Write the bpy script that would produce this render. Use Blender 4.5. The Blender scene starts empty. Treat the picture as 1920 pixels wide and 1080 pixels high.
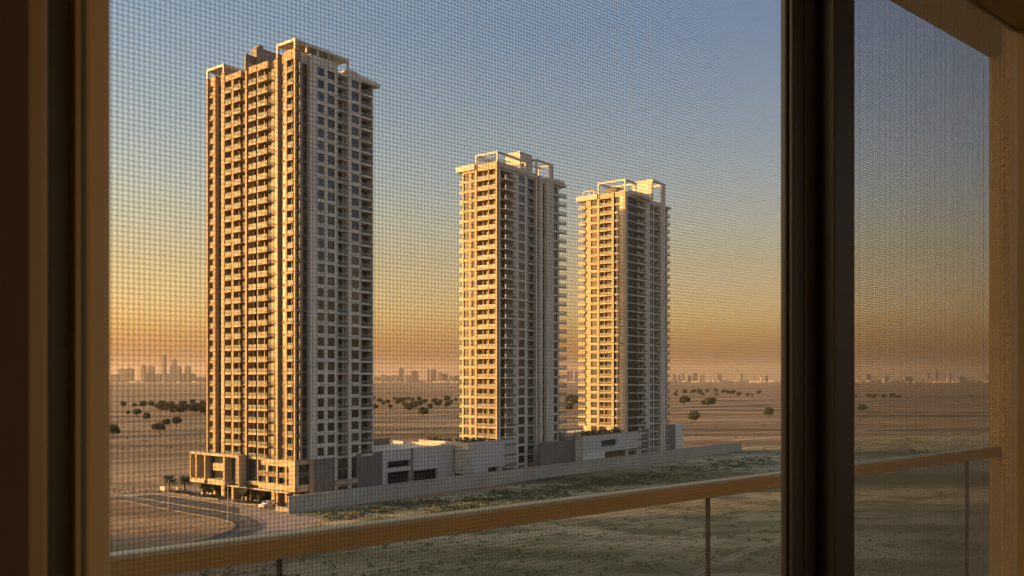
import bpy, math, random
from math import radians, sin, cos, pi, sqrt, atan2
random.seed(7)
sc = bpy.context.scene
col = sc.collection

# ------------------------------------------------------------------ camera
F = 1600.0          # focal length in photo pixels (1920 wide)
YH = 709.0          # horizon row
H = 34.0            # camera height above ground
cd = bpy.data.cameras.new("camera")
cam = bpy.data.objects.new("camera", cd)
col.objects.link(cam)
cam.location = (0, 0, H)
cam.rotation_euler = (radians(90), 0, 0)
cd.sensor_width = 36.0
cd.lens = 36.0 * F / 1920.0
cd.shift_y = (YH - 540.0) / 1920.0
cd.clip_start = 0.02
cd.clip_end = 60000
cd.dof.use_dof = True
cd.dof.focus_distance = 280.0
cd.dof.aperture_fstop = 24.0
sc.camera = cam

# ------------------------------------------------------------------ world and sun
SUN_AZ = atan2(-0.974, -0.225)
SUN_EL = radians(7.5)
w = bpy.data.worlds.new("World")
sc.world = w
w.use_nodes = True
nt = w.node_tree
bg = nt.nodes['Background']
sky = nt.nodes.new('ShaderNodeTexSky')
sky.sky_type = 'NISHITA'
sky.sun_disc = False
sky.sun_elevation = SUN_EL
sky.sun_rotation = SUN_AZ
sky.dust_density = 4.0
sky.air_density = 1.2
sky.ozone_density = 1.0
tc = nt.nodes.new('ShaderNodeTexCoord')
sep = nt.nodes.new('ShaderNodeSeparateXYZ')
nt.links.new(tc.outputs['Generated'], sep.inputs[0])
# dusty evening air: warm belt along the horizon, warmest to the left (towards the sun)
ramp = nt.nodes.new('ShaderNodeValToRGB')
nt.links.new(sep.outputs['Z'], ramp.inputs[0])
cr = ramp.color_ramp
SKYC = [(0.0, (1.22, .68, .38)), (0.018, (1.48, .92, .58)), (0.04, (1.66, 1.20, .86)), (0.068, (1.62, 1.27, 1.0)), (0.095, (1.40, 1.10, .90)), (0.13, (1.19, .955, .76)), (0.22, (.97, .915, .92)), (0.30, (.82, .86, .94)), (0.38, (.72, .82, .98)), (1.0, (2.1, 1.95, 1.6))]
cr.elements[0].position = SKYC[0][0]; cr.elements[0].color = SKYC[0][1] + (1,)
cr.elements[1].position = 1.0; cr.elements[1].color = SKYC[-1][1] + (1,)
for p, c in SKYC[1:-1]:
    e = cr.elements.new(p); e.color = c + (1,)
mx = nt.nodes.new('ShaderNodeMix'); mx.data_type = 'RGBA'; mx.blend_type = 'MULTIPLY'
mx.inputs[0].default_value = 1.0
nt.links.new(sky.outputs[0], mx.inputs[6])
nt.links.new(ramp.outputs[0], mx.inputs[7])
mr = nt.nodes.new('ShaderNodeMapRange')   # the glow fades away from the sun's side
mr.inputs[1].default_value = -.7; mr.inputs[2].default_value = .7; mr.inputs[3].default_value = 0.0; mr.inputs[4].default_value = 1.0
az = nt.nodes.new('ShaderNodeMix'); az.data_type = 'RGBA'
az.inputs[6].default_value = (1.17, 1.12, 1.02, 1); az.inputs[7].default_value = (.74, .70, .84, 1)
nt.links.new(sep.outputs['X'], mr.inputs[0])
vm = nt.nodes.new('ShaderNodeVectorMath'); vm.operation = 'MULTIPLY'
nt.links.new(mx.outputs[2], vm.inputs[0]); nt.links.new(mr.outputs[0], az.inputs[0]); nt.links.new(az.outputs[2], vm.inputs[1])
nt.links.new(vm.outputs[0], bg.inputs[0])
bg.inputs[1].default_value = 0.15

sd = bpy.data.lights.new("sun", 'SUN')
sd.energy = 4.7
sd.color = (1.0, 0.54, 0.18)
sd.angle = radians(0.6)
sun = bpy.data.objects.new("sun", sd)
col.objects.link(sun)
_s = (cos(SUN_EL) * sin(SUN_AZ), cos(SUN_EL) * cos(SUN_AZ), sin(SUN_EL))
from mathutils import Vector, Matrix
sun.rotation_euler = Vector(_s).to_track_quat('Z', 'Y').to_euler()

sc.view_settings.view_transform = 'Standard'
sc.view_settings.look = 'None'
sc.view_settings.exposure = 1.3
sc.view_settings.gamma = 1.0
try:
    sc.cycles.transparent_max_bounces = 24
    sc.cycles.volume_bounces = 0
except Exception:
    pass

# ------------------------------------------------------------------ helpers
def tag(o, label=None, cat=None, group=None, kind=None):
    if label: o['label'] = label
    if cat: o['category'] = cat
    if group: o['group'] = group
    if kind: o['kind'] = kind
    return o

def empty(name, loc=(0, 0, 0), rz=0.0):
    o = bpy.data.objects.new(name, None)
    o.empty_display_size = 0.2
    col.objects.link(o)
    o.location = loc
    o.rotation_euler = (0, 0, rz)
    return o

class MB:
    def __init__(s):
        s.v = []; s.f = []; s.m = []
    def box(s, x0, x1, y0, y1, z0, z1, mi=0):
        if x1 < x0: x0, x1 = x1, x0
        if y1 < y0: y0, y1 = y1, y0
        if z1 < z0: z0, z1 = z1, z0
        b = len(s.v)
        s.v += [(x0, y0, z0), (x1, y0, z0), (x1, y1, z0), (x0, y1, z0), (x0, y0, z1), (x1, y0, z1), (x1, y1, z1), (x0, y1, z1)]
        for q in ((0, 3, 2, 1), (4, 5, 6, 7), (0, 1, 5, 4), (1, 2, 6, 5), (2, 3, 7, 6), (3, 0, 4, 7)):
            s.f.append(tuple(b + i for i in q)); s.m.append(mi)
    def poly(s, pts, mi=0):
        b = len(s.v); s.v += [tuple(p) for p in pts]
        s.f.append(tuple(range(b, b + len(pts)))); s.m.append(mi)
    def prism(s, pts, z0, z1, mi=0):
        n = len(pts); b = len(s.v)
        s.v += [(p[0], p[1], z0) for p in pts] + [(p[0], p[1], z1) for p in pts]
        s.f.append(tuple(b + n + i for i in range(n))); s.m.append(mi)
        s.f.append(tuple(b + n - 1 - i for i in range(n))); s.m.append(mi)
        for i in range(n):
            j = (i + 1) % n
            s.f.append((b + i, b + j, b + n + j, b + n + i)); s.m.append(mi)
    def tube(s, p0, p1, r0, r1, n=8, mi=0):
        p0 = Vector(p0); p1 = Vector(p1)
        d = (p1 - p0).normalized()
        a = d.orthogonal().normalized(); c = d.cross(a)
        b = len(s.v)
        for p, r in ((p0, r0), (p1, r1)):
            for i in range(n):
                t = 2 * pi * i / n
                s.v.append(tuple(p + a * (r * cos(t)) + c * (r * sin(t))))
        for i in range(n):
            j = (i + 1) % n
            s.f.append((b + i, b + j, b + n + j, b + n + i)); s.m.append(mi)
        s.f.append(tuple(b + n - 1 - i for i in range(n))); s.m.append(mi)
        s.f.append(tuple(b + n + i for i in range(n))); s.m.append(mi)
    def build(s, name, mats, parent=None, loc=None, rz=None, smooth=False):
        me = bpy.data.meshes.new(name)
        me.from_pydata(s.v, [], s.f)
        if not isinstance(mats, (list, tuple)): mats = [mats]
        for m in mats: me.materials.append(m)
        if len(mats) > 1: me.polygons.foreach_set('material_index', s.m)
        if smooth: me.polygons.foreach_set('use_smooth', [True] * len(s.f))
        me.update()
        o = bpy.data.objects.new(name, me)
        col.objects.link(o)
        if parent: o.parent = parent
        if loc: o.location = loc
        if rz is not None: o.rotation_euler = (0, 0, rz)
        return o

def mat(name, c, rough=0.8, var=0.15, scale=0.5, bump=0.0, bscale=None, spec=0.5, metal=0.0, c2=None, streak=0.0, ior=None):
    m = bpy.data.materials.new(name); m.use_nodes = True
    t = m.node_tree; b = t.nodes['Principled BSDF']
    b.inputs['Roughness'].default_value = rough
    b.inputs['Metallic'].default_value = metal
    b.inputs['Specular IOR Level'].default_value = spec
    if ior: b.inputs['IOR'].default_value = ior
    tcn = t.nodes.new('ShaderNodeTexCoord')
    n = t.nodes.new('ShaderNodeTexNoise'); n.inputs['Scale'].default_value = scale; n.inputs['Detail'].default_value = 6
    t.links.new(tcn.outputs['Object'], n.inputs['Vector'])
    r = t.nodes.new('ShaderNodeValToRGB')
    a = c; d = c2 or tuple(x * (1 - 1.6 * var) for x in c); e = tuple(min(1, x * (1 + var)) for x in a)
    r.color_ramp.elements[0].position = .3; r.color_ramp.elements[0].color = d + (1,)
    r.color_ramp.elements[1].position = .7; r.color_ramp.elements[1].color = e + (1,)
    t.links.new(n.outputs['Fac'], r.inputs[0])
    out = r.outputs[0]
    if streak > 0:
        mp = t.nodes.new('ShaderNodeMapping'); mp.inputs['Scale'].default_value = (1.1, 1.1, 0.05)
        t.links.new(tcn.outputs['Object'], mp.inputs[0])
        n2 = t.nodes.new('ShaderNodeTexNoise'); n2.inputs['Scale'].default_value = 1.0; n2.inputs['Detail'].default_value = 5
        t.links.new(mp.outputs[0], n2.inputs['Vector'])
        r2 = t.nodes.new('ShaderNodeValToRGB')
        r2.color_ramp.elements[0].position = .3; r2.color_ramp.elements[0].color = (1 - streak, 1 - streak, 1 - streak * 1.05, 1)
        r2.color_ramp.elements[1].position = .62; r2.color_ramp.elements[1].color = (1, 1, 1, 1)
        t.links.new(n2.outputs['Fac'], r2.inputs[0])
        k = t.nodes.new('ShaderNodeMix'); k.data_type = 'RGBA'; k.blend_type = 'MULTIPLY'; k.inputs[0].default_value = 1
        t.links.new(out, k.inputs[6]); t.links.new(r2.outputs[0], k.inputs[7]); out = k.outputs[2]
    t.links.new(out, b.inputs['Base Color'])
    if bump > 0:
        nb = t.nodes.new('ShaderNodeTexNoise'); nb.inputs['Scale'].default_value = bscale or scale * 4; nb.inputs['Detail'].default_value = 5
        t.links.new(tcn.outputs['Object'], nb.inputs['Vector'])
        bp = t.nodes.new('ShaderNodeBump'); bp.inputs['Strength'].default_value = bump; bp.inputs['Distance'].default_value = .05 if (bscale or 1) > 3 else .5
        t.links.new(nb.outputs['Fac'], bp.inputs['Height']); t.links.new(bp.outputs[0], b.inputs['Normal'])
    return m

M = {}
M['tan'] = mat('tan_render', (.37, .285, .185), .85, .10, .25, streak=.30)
M['tan2'] = mat('sunlit_render', (.50, .405, .275), .85, .08, .25, streak=.22)  # wall colour for sunlit left faces, with the sun's gold put in
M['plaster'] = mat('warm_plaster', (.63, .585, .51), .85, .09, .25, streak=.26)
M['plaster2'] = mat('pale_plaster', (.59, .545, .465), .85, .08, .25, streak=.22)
M['brown'] = mat('brown_cladding', (.15, .105, .06), .7, .1, .4)
M['grey'] = mat('grey_cladding', (.17, .16, .14), .75, .1, .3, streak=.2)
M['dark'] = mat('shaded_recess', (.075, .075, .07), .5, .1, .3)
M['tile'] = mat('pale_tile', (.50, .49, .45), .7, .05, .5, streak=.12)
M['white'] = mat('white_paint', (.62, .61, .58), .7, .05, .5)
M['frame'] = mat('dark_aluminium', (.045, .043, .04), .4, .1, 2)
M['void'] = mat('unlit_interior', (.012, .012, .012), .8, .1, 2)
M['rail'] = mat('metal_rail', (.32, .29, .25), .4, .05, 2)
M['red'] = mat('red_cladding', (.35, .05, .025), .6, .1, 1)
M['conc'] = mat('boundary_concrete', (.40, .375, .31), .9, .10, .15, streak=.15)
M['roofgrey'] = mat('roof_screed', (.40, .40, .38), .9, .1, .2)
M['asphalt'] = mat('asphalt', (.055, .053, .052), .85, .2, .3)
M['paving'] = mat('paving', (.26, .22, .19), .9, .15, .6)
M['kerb'] = mat('kerb_stone', (.19, .165, .135), .9, .1, 1)
M['paint'] = mat('road_paint', (.22, .22, .21), .8, .1, 1)
M['trunk'] = mat('bark', (.10, .07, .045), .9, .2, 3)
M['leaf'] = mat('dusty_leaf', (.050, .060, .020), .8, .35, .9)
M['leafpalm'] = mat('palm_leaf', (.055, .075, .03), .7, .3, 2)
M['hedge'] = mat('hedge_leaf', (.045, .06, .022), .8, .4, 2)
M['steel'] = mat('galvanised_pole', (.25, .23, .21), .5, .1, 2, metal=.3)
M['carwhite'] = mat('white_car_paint', (.65, .65, .65), .25, .02, 1)
M['cardark'] = mat('dark_car_paint', (.04, .042, .05), .2, .05, 1)
M['tyre'] = mat('tyre_rubber', (.02, .02, .02), .9, .1, 5)
M['bulb'] = mat('headlight_glass', (.7, .7, .68), .1, .02, 1)
M['sign'] = mat('sign_panel', (.60, .52, .40), .7, .05, 1)

def glass(name, c, rough, ior=1.9, var=.25):
    m = mat(name, c, rough, var, .23, spec=.5, ior=ior)
    return m
M['glass'] = glass('dark_window_glass', (.012, .018, .021), .10, 1.6)
M['glass2'] = glass('curtained_window_glass', (.10, .09, .07), .14, 1.6)
M['glass3'] = glass('green_tinted_glass', (.016, .034, .036), .10, 1.7)
M['gold'] = glass('reflective_column_glass', (.03, .03, .022), .18, 2.1)
M['glass_d'] = glass('shaded_room_glass', (.016, .016, .014), .45, 1.3)
M['dull'] = glass('curtained_dull_glass', (.045, .035, .025), .45, 1.35)

def thin_glass(name, tint, refl=.12, alpha=.45):
    m = bpy.data.materials.new(name); m.use_nodes = True
    t = m.node_tree; t.nodes.clear()
    o = t.nodes.new('ShaderNodeOutputMaterial')
    tr = t.nodes.new('ShaderNodeBsdfTransparent'); tr.inputs[0].default_value = (1, 1, 1, 1)
    p = t.nodes.new('ShaderNodeBsdfPrincipled'); p.inputs['Base Color'].default_value = tint + (1,); p.inputs['Roughness'].default_value = .36
    p.inputs['IOR'].default_value = 1.5
    mxs = t.nodes.new('ShaderNodeMixShader'); mxs.inputs[0].default_value = alpha
    t.links.new(tr.outputs[0], mxs.inputs[1]); t.links.new(p.outputs[0], mxs.inputs[2]); t.links.new(mxs.outputs[0], o.inputs[0])
    return m
M['balglass'] = thin_glass('balustrade_glass', (.12, .16, .12), alpha=.30)
M['panelglass'] = thin_glass('railing_panel_glass', (.07, .075, .03), alpha=.13)

def G(px, py):
    """ground point seen at a photo pixel"""
    Y = H * F / (py - YH)
    return ((px - 960) / F * Y, Y)

# ------------------------------------------------------------------ ground
def ground_material(olive=False):
    m = bpy.data.materials.new('olive_soil' if olive else 'desert_sand'); m.use_nodes = True
    t = m.node_tree; b = t.nodes['Principled BSDF']; b.inputs['Roughness'].default_value = .95; b.inputs['Specular IOR Level'].default_value = .1
    g = t.nodes.new('ShaderNodeNewGeometry')
    def noise(scale, detail, sx=1, sy=1, rough=.55):
        mp = t.nodes.new('ShaderNodeMapping'); mp.inputs['Scale'].default_value = (sx, sy, 1); mp.inputs['Rotation'].default_value = (0, 0, radians(6))
        t.links.new(g.outputs['Position'], mp.inputs[0])
        n = t.nodes.new('ShaderNodeTexNoise'); n.inputs['Scale'].default_value = scale; n.inputs['Detail'].default_value = detail; n.inputs['Roughness'].default_value = rough
        t.links.new(mp.outputs[0], n.inputs['Vector']); return n
    def rampn(n, p0, c0, p1, c1):
        r = t.nodes.new('ShaderNodeValToRGB'); r.color_ramp.elements[0].position = p0; r.color_ramp.elements[1].position = p1
        r.color_ramp.elements[0].color = c0 + (1,); r.color_ramp.elements[1].color = c1 + (1,)
        t.links.new(n.outputs['Fac'], r.inputs[0]); return r.outputs[0]
    def mix(a, bb, fac, mode='MIX'):
        k = t.nodes.new('ShaderNodeMix'); k.data_type = 'RGBA'; k.blend_type = mode
        if isinstance(fac, float): k.inputs[0].default_value = fac
        else: t.links.new(fac, k.inputs[0])
        if isinstance(a, tuple): k.inputs[6].default_value = a + (1,)
        else: t.links.new(a, k.inputs[6])
        if isinstance(bb, tuple): k.inputs[7].default_value = bb + (1,)
        else: t.links.new(bb, k.inputs[7])
        return k.outputs[2]
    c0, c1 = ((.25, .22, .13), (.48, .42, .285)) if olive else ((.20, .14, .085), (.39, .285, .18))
    base = rampn(noise(.012, 6, .35, 1.6), .35, c0, .65, c1)
    bands = rampn(noise(.010, 6, .18, 2.4), .49, (0, 0, 0), .62, (1, 1, 1))
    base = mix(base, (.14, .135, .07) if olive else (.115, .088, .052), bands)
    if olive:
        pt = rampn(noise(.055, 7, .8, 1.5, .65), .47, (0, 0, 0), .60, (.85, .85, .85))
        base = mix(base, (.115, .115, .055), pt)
    spk = rampn(noise(.35, 6, 1, 1, .7), .56, (0, 0, 0), .66, (1, 1, 1))
    base = mix(base, (.13, .115, .07), spk)
    fine = rampn(noise(1.3, 5), .3, (.78, .76, .74), .7, (1.12, 1.1, 1.08))
    base = mix(base, fine, 1.0, 'MULTIPLY')
    t.links.new(base, b.inputs['Base Color'])
    n1 = noise(.22, 7, .7, 1.3, .6); n2 = noise(.02, 5, .5, 1.7)
    ad = t.nodes.new('ShaderNodeMath'); ad.operation = 'MULTIPLY_ADD'; ad.inputs[1].default_value = 6.0
    t.links.new(n2.outputs['Fac'], ad.inputs[0]); t.links.new(n1.outputs['Fac'], ad.inputs[2])
    bp = t.nodes.new('ShaderNodeBump'); bp.inputs['Strength'].default_value = .8; bp.inputs['Distance'].default_value = .8
    t.links.new(ad.outputs[0], bp.inputs['Height']); t.links.new(bp.outputs[0], b.inputs['Normal'])
    return m
M['sand'] = ground_material()
g = MB(); R = 28000
g.poly([(-R, -R, 0), (R, -R, 0), (R, R, 0), (-R, R, 0)])
tag(g.build('ground', M['sand']), kind='structure')

def strip(name, pts, mt, z, kind='structure', label=None, cat=None, group=None):
    b = MB(); b.poly([(x, y, z) for x, y in pts])
    o = b.build(name, mt)
    return tag(o, label, cat, group, kind)

def ribbon(pts, wd, z0, z1):
    b = MB()
    for (ax, ay), (bx, by) in zip(pts, pts[1:]):
        d = Vector((bx - ax, by - ay)); 
        if d.length < 1e-6: continue
        n = Vector((-d.y, d.x)).normalized() * wd / 2
        b.prism([(ax - n.x, ay - n.y), (bx - n.x, by - n.y), (bx + n.x, by + n.y), (ax + n.x, ay + n.y)], z0, z1)
    return b

def cr_(pts, n=8):
    """catmull-rom smoothing"""
    out = []
    P = [pts[0]] + list(pts) + [pts[-1]]
    for i in range(1, len(P) - 2):
        for k in range(n):
            t = k / n
            q = []
            for c in (0, 1):
                a, b, d, e = P[i - 1][c], P[i][c], P[i + 1][c], P[i + 2][c]
                q.append(.5 * (2 * b + (d - a) * t + (2 * a - 5 * b + 4 * d - e) * t * t + (-a + 3 * b - 3 * d + e) * t ** 3))
            out.append(tuple(q))
    out.append(tuple(pts[-1]))
    return out

def c3(x, y): return G(200 + x / 4.8, 860 + y / 4.8)
outer = [c3(*p) for p in [(-260, 335), (40, 348), (200, 347), (350, 368), (550, 402), (800, 442), (1100, 487), (1280, 518), (1370, 557), (1402, 600), (1372, 640), (1270, 683), (1120, 712), (820, 770), (400, 860)]]
inner = [c3(*p) for p in [(-260, 362), (40, 374), (200, 387), (450, 437), (700, 486), (950, 530), (1070, 558), (1135, 580), (1155, 605), (1130, 637), (1020, 682), (880, 728), (640, 785), (200, 880)]]
outs = cr_(outer); inns = cr_(inner)
n_ = min(len(outs), len(inns))
def resamp(P, n):
    L = [0]
    for a, b in zip(P, P[1:]): L.append(L[-1] + sqrt((a[0] - b[0]) ** 2 + (a[1] - b[1]) ** 2))
    R_ = []; j = 0
    for i in range(n):
        t = L[-1] * i / (n - 1)
        while j < len(L) - 2 and L[j + 1] < t: j += 1
        k = (t - L[j]) / max(1e-9, L[j + 1] - L[j])
        R_.append((P[j][0] + (P[j + 1][0] - P[j][0]) * k, P[j][1] + (P[j + 1][1] - P[j][1]) * k))
    return R_
OR = resamp(outs, 120); IR = resamp(inns, 120)
b = MB()
for i in range(119):
    b.poly([(IR[i][0], IR[i][1], .016), (IR[i + 1][0], IR[i + 1][1], .016), (OR[i + 1][0], OR[i + 1][1], .016), (OR[i][0], OR[i][1], .016)])
tag(b.build('road', M['asphalt']), kind='structure')
tag(ribbon(outs, .25, 0, .14).build('road_kerb', M['kerb']), kind='structure')
tag(ribbon(inns, .25, 0, .14).build('road_kerb', M['kerb']), kind='structure')
CL = [((a[0] * .5 + c[0] * .5), (a[1] * .5 + c[1] * .5)) for a, c in zip(OR, IR)]
b = MB()
for i in range(4, 116, 2):
    q = ribbon([CL[i], CL[i + 1]], .22, .018, .024); k = len(b.v); b.v += q.v; b.f += [tuple(j + k for j in f) for f in q.f]; b.m += q.m
tag(b.build('lane_marking', M['paint']), kind='structure')
tag(ribbon(cr_([c3(*p) for p in [(1190, 525), (1250, 545), (1285, 572)]]), .25, .018, .024).build('road_marking', M['paint']), kind='structure')
# paved forecourt and service lane
strip('forecourt', [c3(*p) for p in [(-260, 318), (200, 318), (430, 300), (820, 255), (1500, 250), (1640, 380), (1640, 505), (1560, 540), (1300, 515), (1100, 482), (800, 437), (550, 397), (350, 362), (200, 340), (-260, 325)]], M['paving'], .008)
strip('service_lane', [c3(*p) for p in [(200, 340), (430, 322), (800, 372), (1000, 402), (1150, 428), (1200, 455), (1190, 492), (1100, 478), (800, 430), (550, 392), (350, 357)]], M['asphalt'], .013)
tag(ribbon([c3(*p) for p in [(430, 320), (800, 370), (1000, 400), (1140, 425)]], .35, 0, .15).build('road_kerb', M['kerb']), kind='structure')
strip('pavement', [c3(*p) for p in [(1300, 520), (1640, 505), (1900, 500), (1900, 560), (1700, 700), (1300, 720), (1270, 690), (1380, 645), (1410, 600), (1380, 555)]], mat('dusty_paving', (.30, .23, .20), .9, .12, .3), .010)
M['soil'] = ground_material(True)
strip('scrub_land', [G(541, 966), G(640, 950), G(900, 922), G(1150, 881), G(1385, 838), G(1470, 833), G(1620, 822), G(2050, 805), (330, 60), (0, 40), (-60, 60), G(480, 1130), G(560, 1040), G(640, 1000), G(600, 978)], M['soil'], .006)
# far road and dirt tracks
far = [G(*p) for p in [(120, 822), (225, 818), (383, 813), (697, 790), (859, 783), (1080, 775), (1252, 766), (1386, 762), (1600, 752), (1920, 744)]]
b = ribbon(cr_(far), 15, .0, .03); tag(b.build('far_road', M['asphalt']), kind='structure')
M['track'] = mat('pale_track', (.36, .29, .21), .95, .15, .05)
for pts, wd in (([(150, 884), (210, 879), (300, 873), (385, 866)], 3.0), ([(150, 868), (210, 865), (385, 858)], 2.0), ([(1375, 826), (1463, 820), (1620, 806), (1900, 796)], 6), ([(150, 796), (300, 793), (390, 789)], 6), ([(1240, 764), (1463, 752), (1700, 747)], 8), ([(1200, 737), (1463, 731), (1860, 728)], 25)):
    tag(ribbon([G(*p) for p in pts], wd, 0, .05).build('dirt_track', M['track']), kind='structure')
for pts in ([(700, 1000), (900, 985), (1150, 945), (1463, 905), (1700, 872)], [(1300, 1080), (1420, 1030), (1650, 960), (1880, 915)], [(640, 975), (800, 957), (1000, 932), (1250, 893)]):
    for off in (0, 1.9):
        P_ = cr_([(G(*p)[0], G(*p)[1] + off) for p in pts]); tag(ribbon(P_, .45, .007, .02).build('wheel_track', M['track']), kind='structure')
M['verge'] = mat('green_verge', (.15, .145, .055), .95, .3, .2)
b = MB(); b.poly([G(*p) + (.012,) for p in [(120, 912), (230, 908), (232, 915), (120, 919)]]); tag(b.build('verge', M['verge']), kind='structure')

# ------------------------------------------------------------------ towers
PHI = atan2(1600.0, 1190.0)
DR = (cos(PHI), sin(PHI)); DL = (-sin(PHI), cos(PHI))

class Site:
    """local frame: x along the right-hand (shaded) face, y along the left-hand (sunlit) face"""
    def __init__(s, px, Y):
        s.u0 = (px - 960) / F; s.X = s.u0 * Y; s.Y = Y
    def tl(s, px):
        u = (px - 960) / F
        return (s.X - u * s.Y) / (u * DL[1] - DL[0])
    def tr(s, px):
        u = (px - 960) / F
        return (s.X - u * s.Y) / (u * DR[1] - DR[0])
    def depth(s, x, y): return s.Y + x * DR[1] + y * DL[1]
    def z(s, py, x, y): return H + (YH - py) * s.depth(x, y) / F
    def loc(s): return (s.X, s.Y, 0)

class Face:
    """adds boxes in (t along, d outward, z)"""
    def __init__(s, side): s.side = side
    def c(s, t0, t1, d0, d1):
        if s.side == 'L': return (-d0, -d1, t0, t1)
        return (t0, t1, -d0, -d1)
    def box(s, mb, t0, t1, d0, d1, z0, z1, mi=0):
        a = s.c(t0, t1, d0, d1)
        mb.box(a[0], a[1], a[2], a[3], z0, z1, mi)

def build_tower(root, site, N, z0, fh, cols, name_seed, wallm, drop={'L': 0, 'R': 0}, accents=()):
    """cols: list of (side, a, b, type, opts); repeated storey by storey"""
    rnd = random.Random(name_seed)
    wallR = MB(); wallL = MB(); brown = MB(); wallm2 = M['tan'] if name_seed == 1 else M['tan2']  # sun and shade put into wall colour: golden left faces, paler right faces
    wins = []; bals = []
    top = z0 + N * fh
    for side, a, b, ty, o in cols:
        fc = Face(side); wall = wallL if side == 'L' else wallR
        if a > b: a, b = b, a
        dd = o.get('d', 0.0); zt = o.get('top', top); zb = o.get('bot', 0.0)
        k0 = -drop[side]; k1 = N + o.get('extra', 0)
        if ty == 'pier':
            fc.box(o.get('mb', wall), a, b, -o.get('dp', 2.6), dd, zb, zt)
        elif ty == 'strip':
            fc.box(brown, a, b, -2.6, dd, zb, zt)
        elif ty == 'win':
            hh = o.get('sill', .75); hd = o.get('head', .30)
            for k in range(k0, k1):
                z = z0 + k * fh
                fc.box(wall, a, b, -1.0, dd, z - hd, z + hh)
                wins.append((fc, a, b, dd - .28, z + hh, z + fh - hd, rnd.random(), o.get('g'), 2))
            fc.box(wall, a, b, -1.0, dd, z0 + k1 * fh - hd, zt)
        elif ty == 'glass':
            for k in range(k0, k1):
                z = z0 + k * fh
                lo, hi = o.get('sp', (.25, .55))
                fc.box(wall if 'sp' in o else brown, a, b, dd - .6, dd - .02, z - lo, z + hi)
                wins.append((fc, a, b, dd - .10, z + hi, z + fh - lo, rnd.random(), o.get('g'), o.get('n', 2)))
            fc.box(wall, a, b, -2.6, dd, z0 + k1 * fh - .25, zt)
        elif ty == 'balc':
            p = o.get('p', 0.0); r = o.get('r', 1.9)
            for k in range(k0, k1):
                z = z0 + k * fh
                A = o.get('pa', a); B = o.get('pb', b)
                bals.append((fc, a, b, A, B, -r, dd + p, z, o.get('side', 0), rnd.random()))
                door0 = a + (b - a) * o.get('w0', .12); door1 = a + (b - a) * o.get('w1', .8)
                wins.append((fc, door0, door1, -r + .06, z + .12, z + fh - .55, rnd.random(), o.get('g'), 2))
                # return wall next to the door, seen inside the recess
                if o.get('ret', 1) and b - a > 2.4:
                    fc.box(wall, door1 + .02, door1 + .30, -r, -r + .75, z + .12, z + fh - .3)
            if o.get('cap', 1): fc.box(wall, a, b, -2.6, dd, z0 + k1 * fh - .3, zt)
        elif ty == 'shaft':
            fc.box(brown, a, b, -3.2, -2.4, zb, zt)
            if o.get('bar', 1):
                for k in range(k0, k1):
                    z = z0 + k * fh
                    fc.box(wall, a + .1, a + (b - a) * .55, -2.4, dd - .35, z - .12, z + .2)
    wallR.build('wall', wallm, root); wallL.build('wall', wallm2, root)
    if brown.v: brown.build('cladding', o.get('cl', M['brown']) if False else M['grey' if name_seed == 3 else 'brown'], root)
    vx, vy = 0, 0
    def score(fc, a, b, z):
        # photo size ~ apparent width
        if fc.side == 'L': x, y = 0, (a + b) / 2; n = (-DR[0], -DR[1])
        else: x, y = (a + b) / 2, 0; n = (-DL[0], -DL[1])
        X = site.X + x * DR[0] + y * DL[0]; Y = site.Y + x * DR[1] + y * DL[1]
        L = sqrt(X * X + Y * Y + (z - H) ** 2)
        return abs((n[0] * X + n[1] * Y) / L) * abs(b - a) / (Y * Y)
    wins.sort(key=lambda w_: -score(w_[0], w_[1], w_[2], w_[4]) * (w_[5] - w_[4]))
    bals.sort(key=lambda w_: -score(w_[0], w_[3], w_[4], w_[7]))
    def wmesh(fr, gl, wv, mi_f=0, gi=0):
        fc, a, b, d, z0_, z1_, r, g_, n = wv
        f = .07
        fc.box(fr, a, b, d - .12, d + .04, z0_, z0_ + f, mi_f); fc.box(fr, a, b, d - .12, d + .04, z1_ - f, z1_, mi_f)
        fc.box(fr, a, a + f, d - .12, d + .04, z0_ + f, z1_ - f, mi_f); fc.box(fr, b - f, b, d - .12, d + .04, z0_ + f, z1_ - f, mi_f)
        for i in range(1, n):
            t = a + (b - a) * i / n
            fc.box(fr, t - .03, t + .03, d - .12, d + .03, z0_ + f, z1_ - f, mi_f)
        fc.box(gl, a + f, b - f, d - .08, d - .03, z0_ + f, z1_ - f, gi)
    def gpick(wv):
        if wv[7] == 'gold': return M['gold']
        if wv[7] == 'dark': return M['glass_d']
        if wv[7] == 'dull': return M['dull'] if wv[6] < .28 else M['glass_d']
        if wv[7] == 'green': return M['glass3'] if wv[6] < .8 else M['glass']
        return M['glass2'] if wv[6] < .10 else (M['glass3'] if wv[6] < .5 else M['glass'])
    for wv in wins[:100]:
        fr = MB(); gl = MB(); wmesh(fr, gl, wv)
        wo = fr.build('window', M['frame'], root)
        gl.build('pane', gpick(wv), wo)
    ms = [M['frame'], M['glass'], M['glass2'], M['glass3'], M['gold'], M['dull'], M['glass_d']]
    rest = MB()
    for wv in wins[100:]:
        wmesh(rest, rest, wv, 0, ms.index(gpick(wv)))
    if rest.v: tag(rest.build('window', ms, root), kind='stuff')
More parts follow.
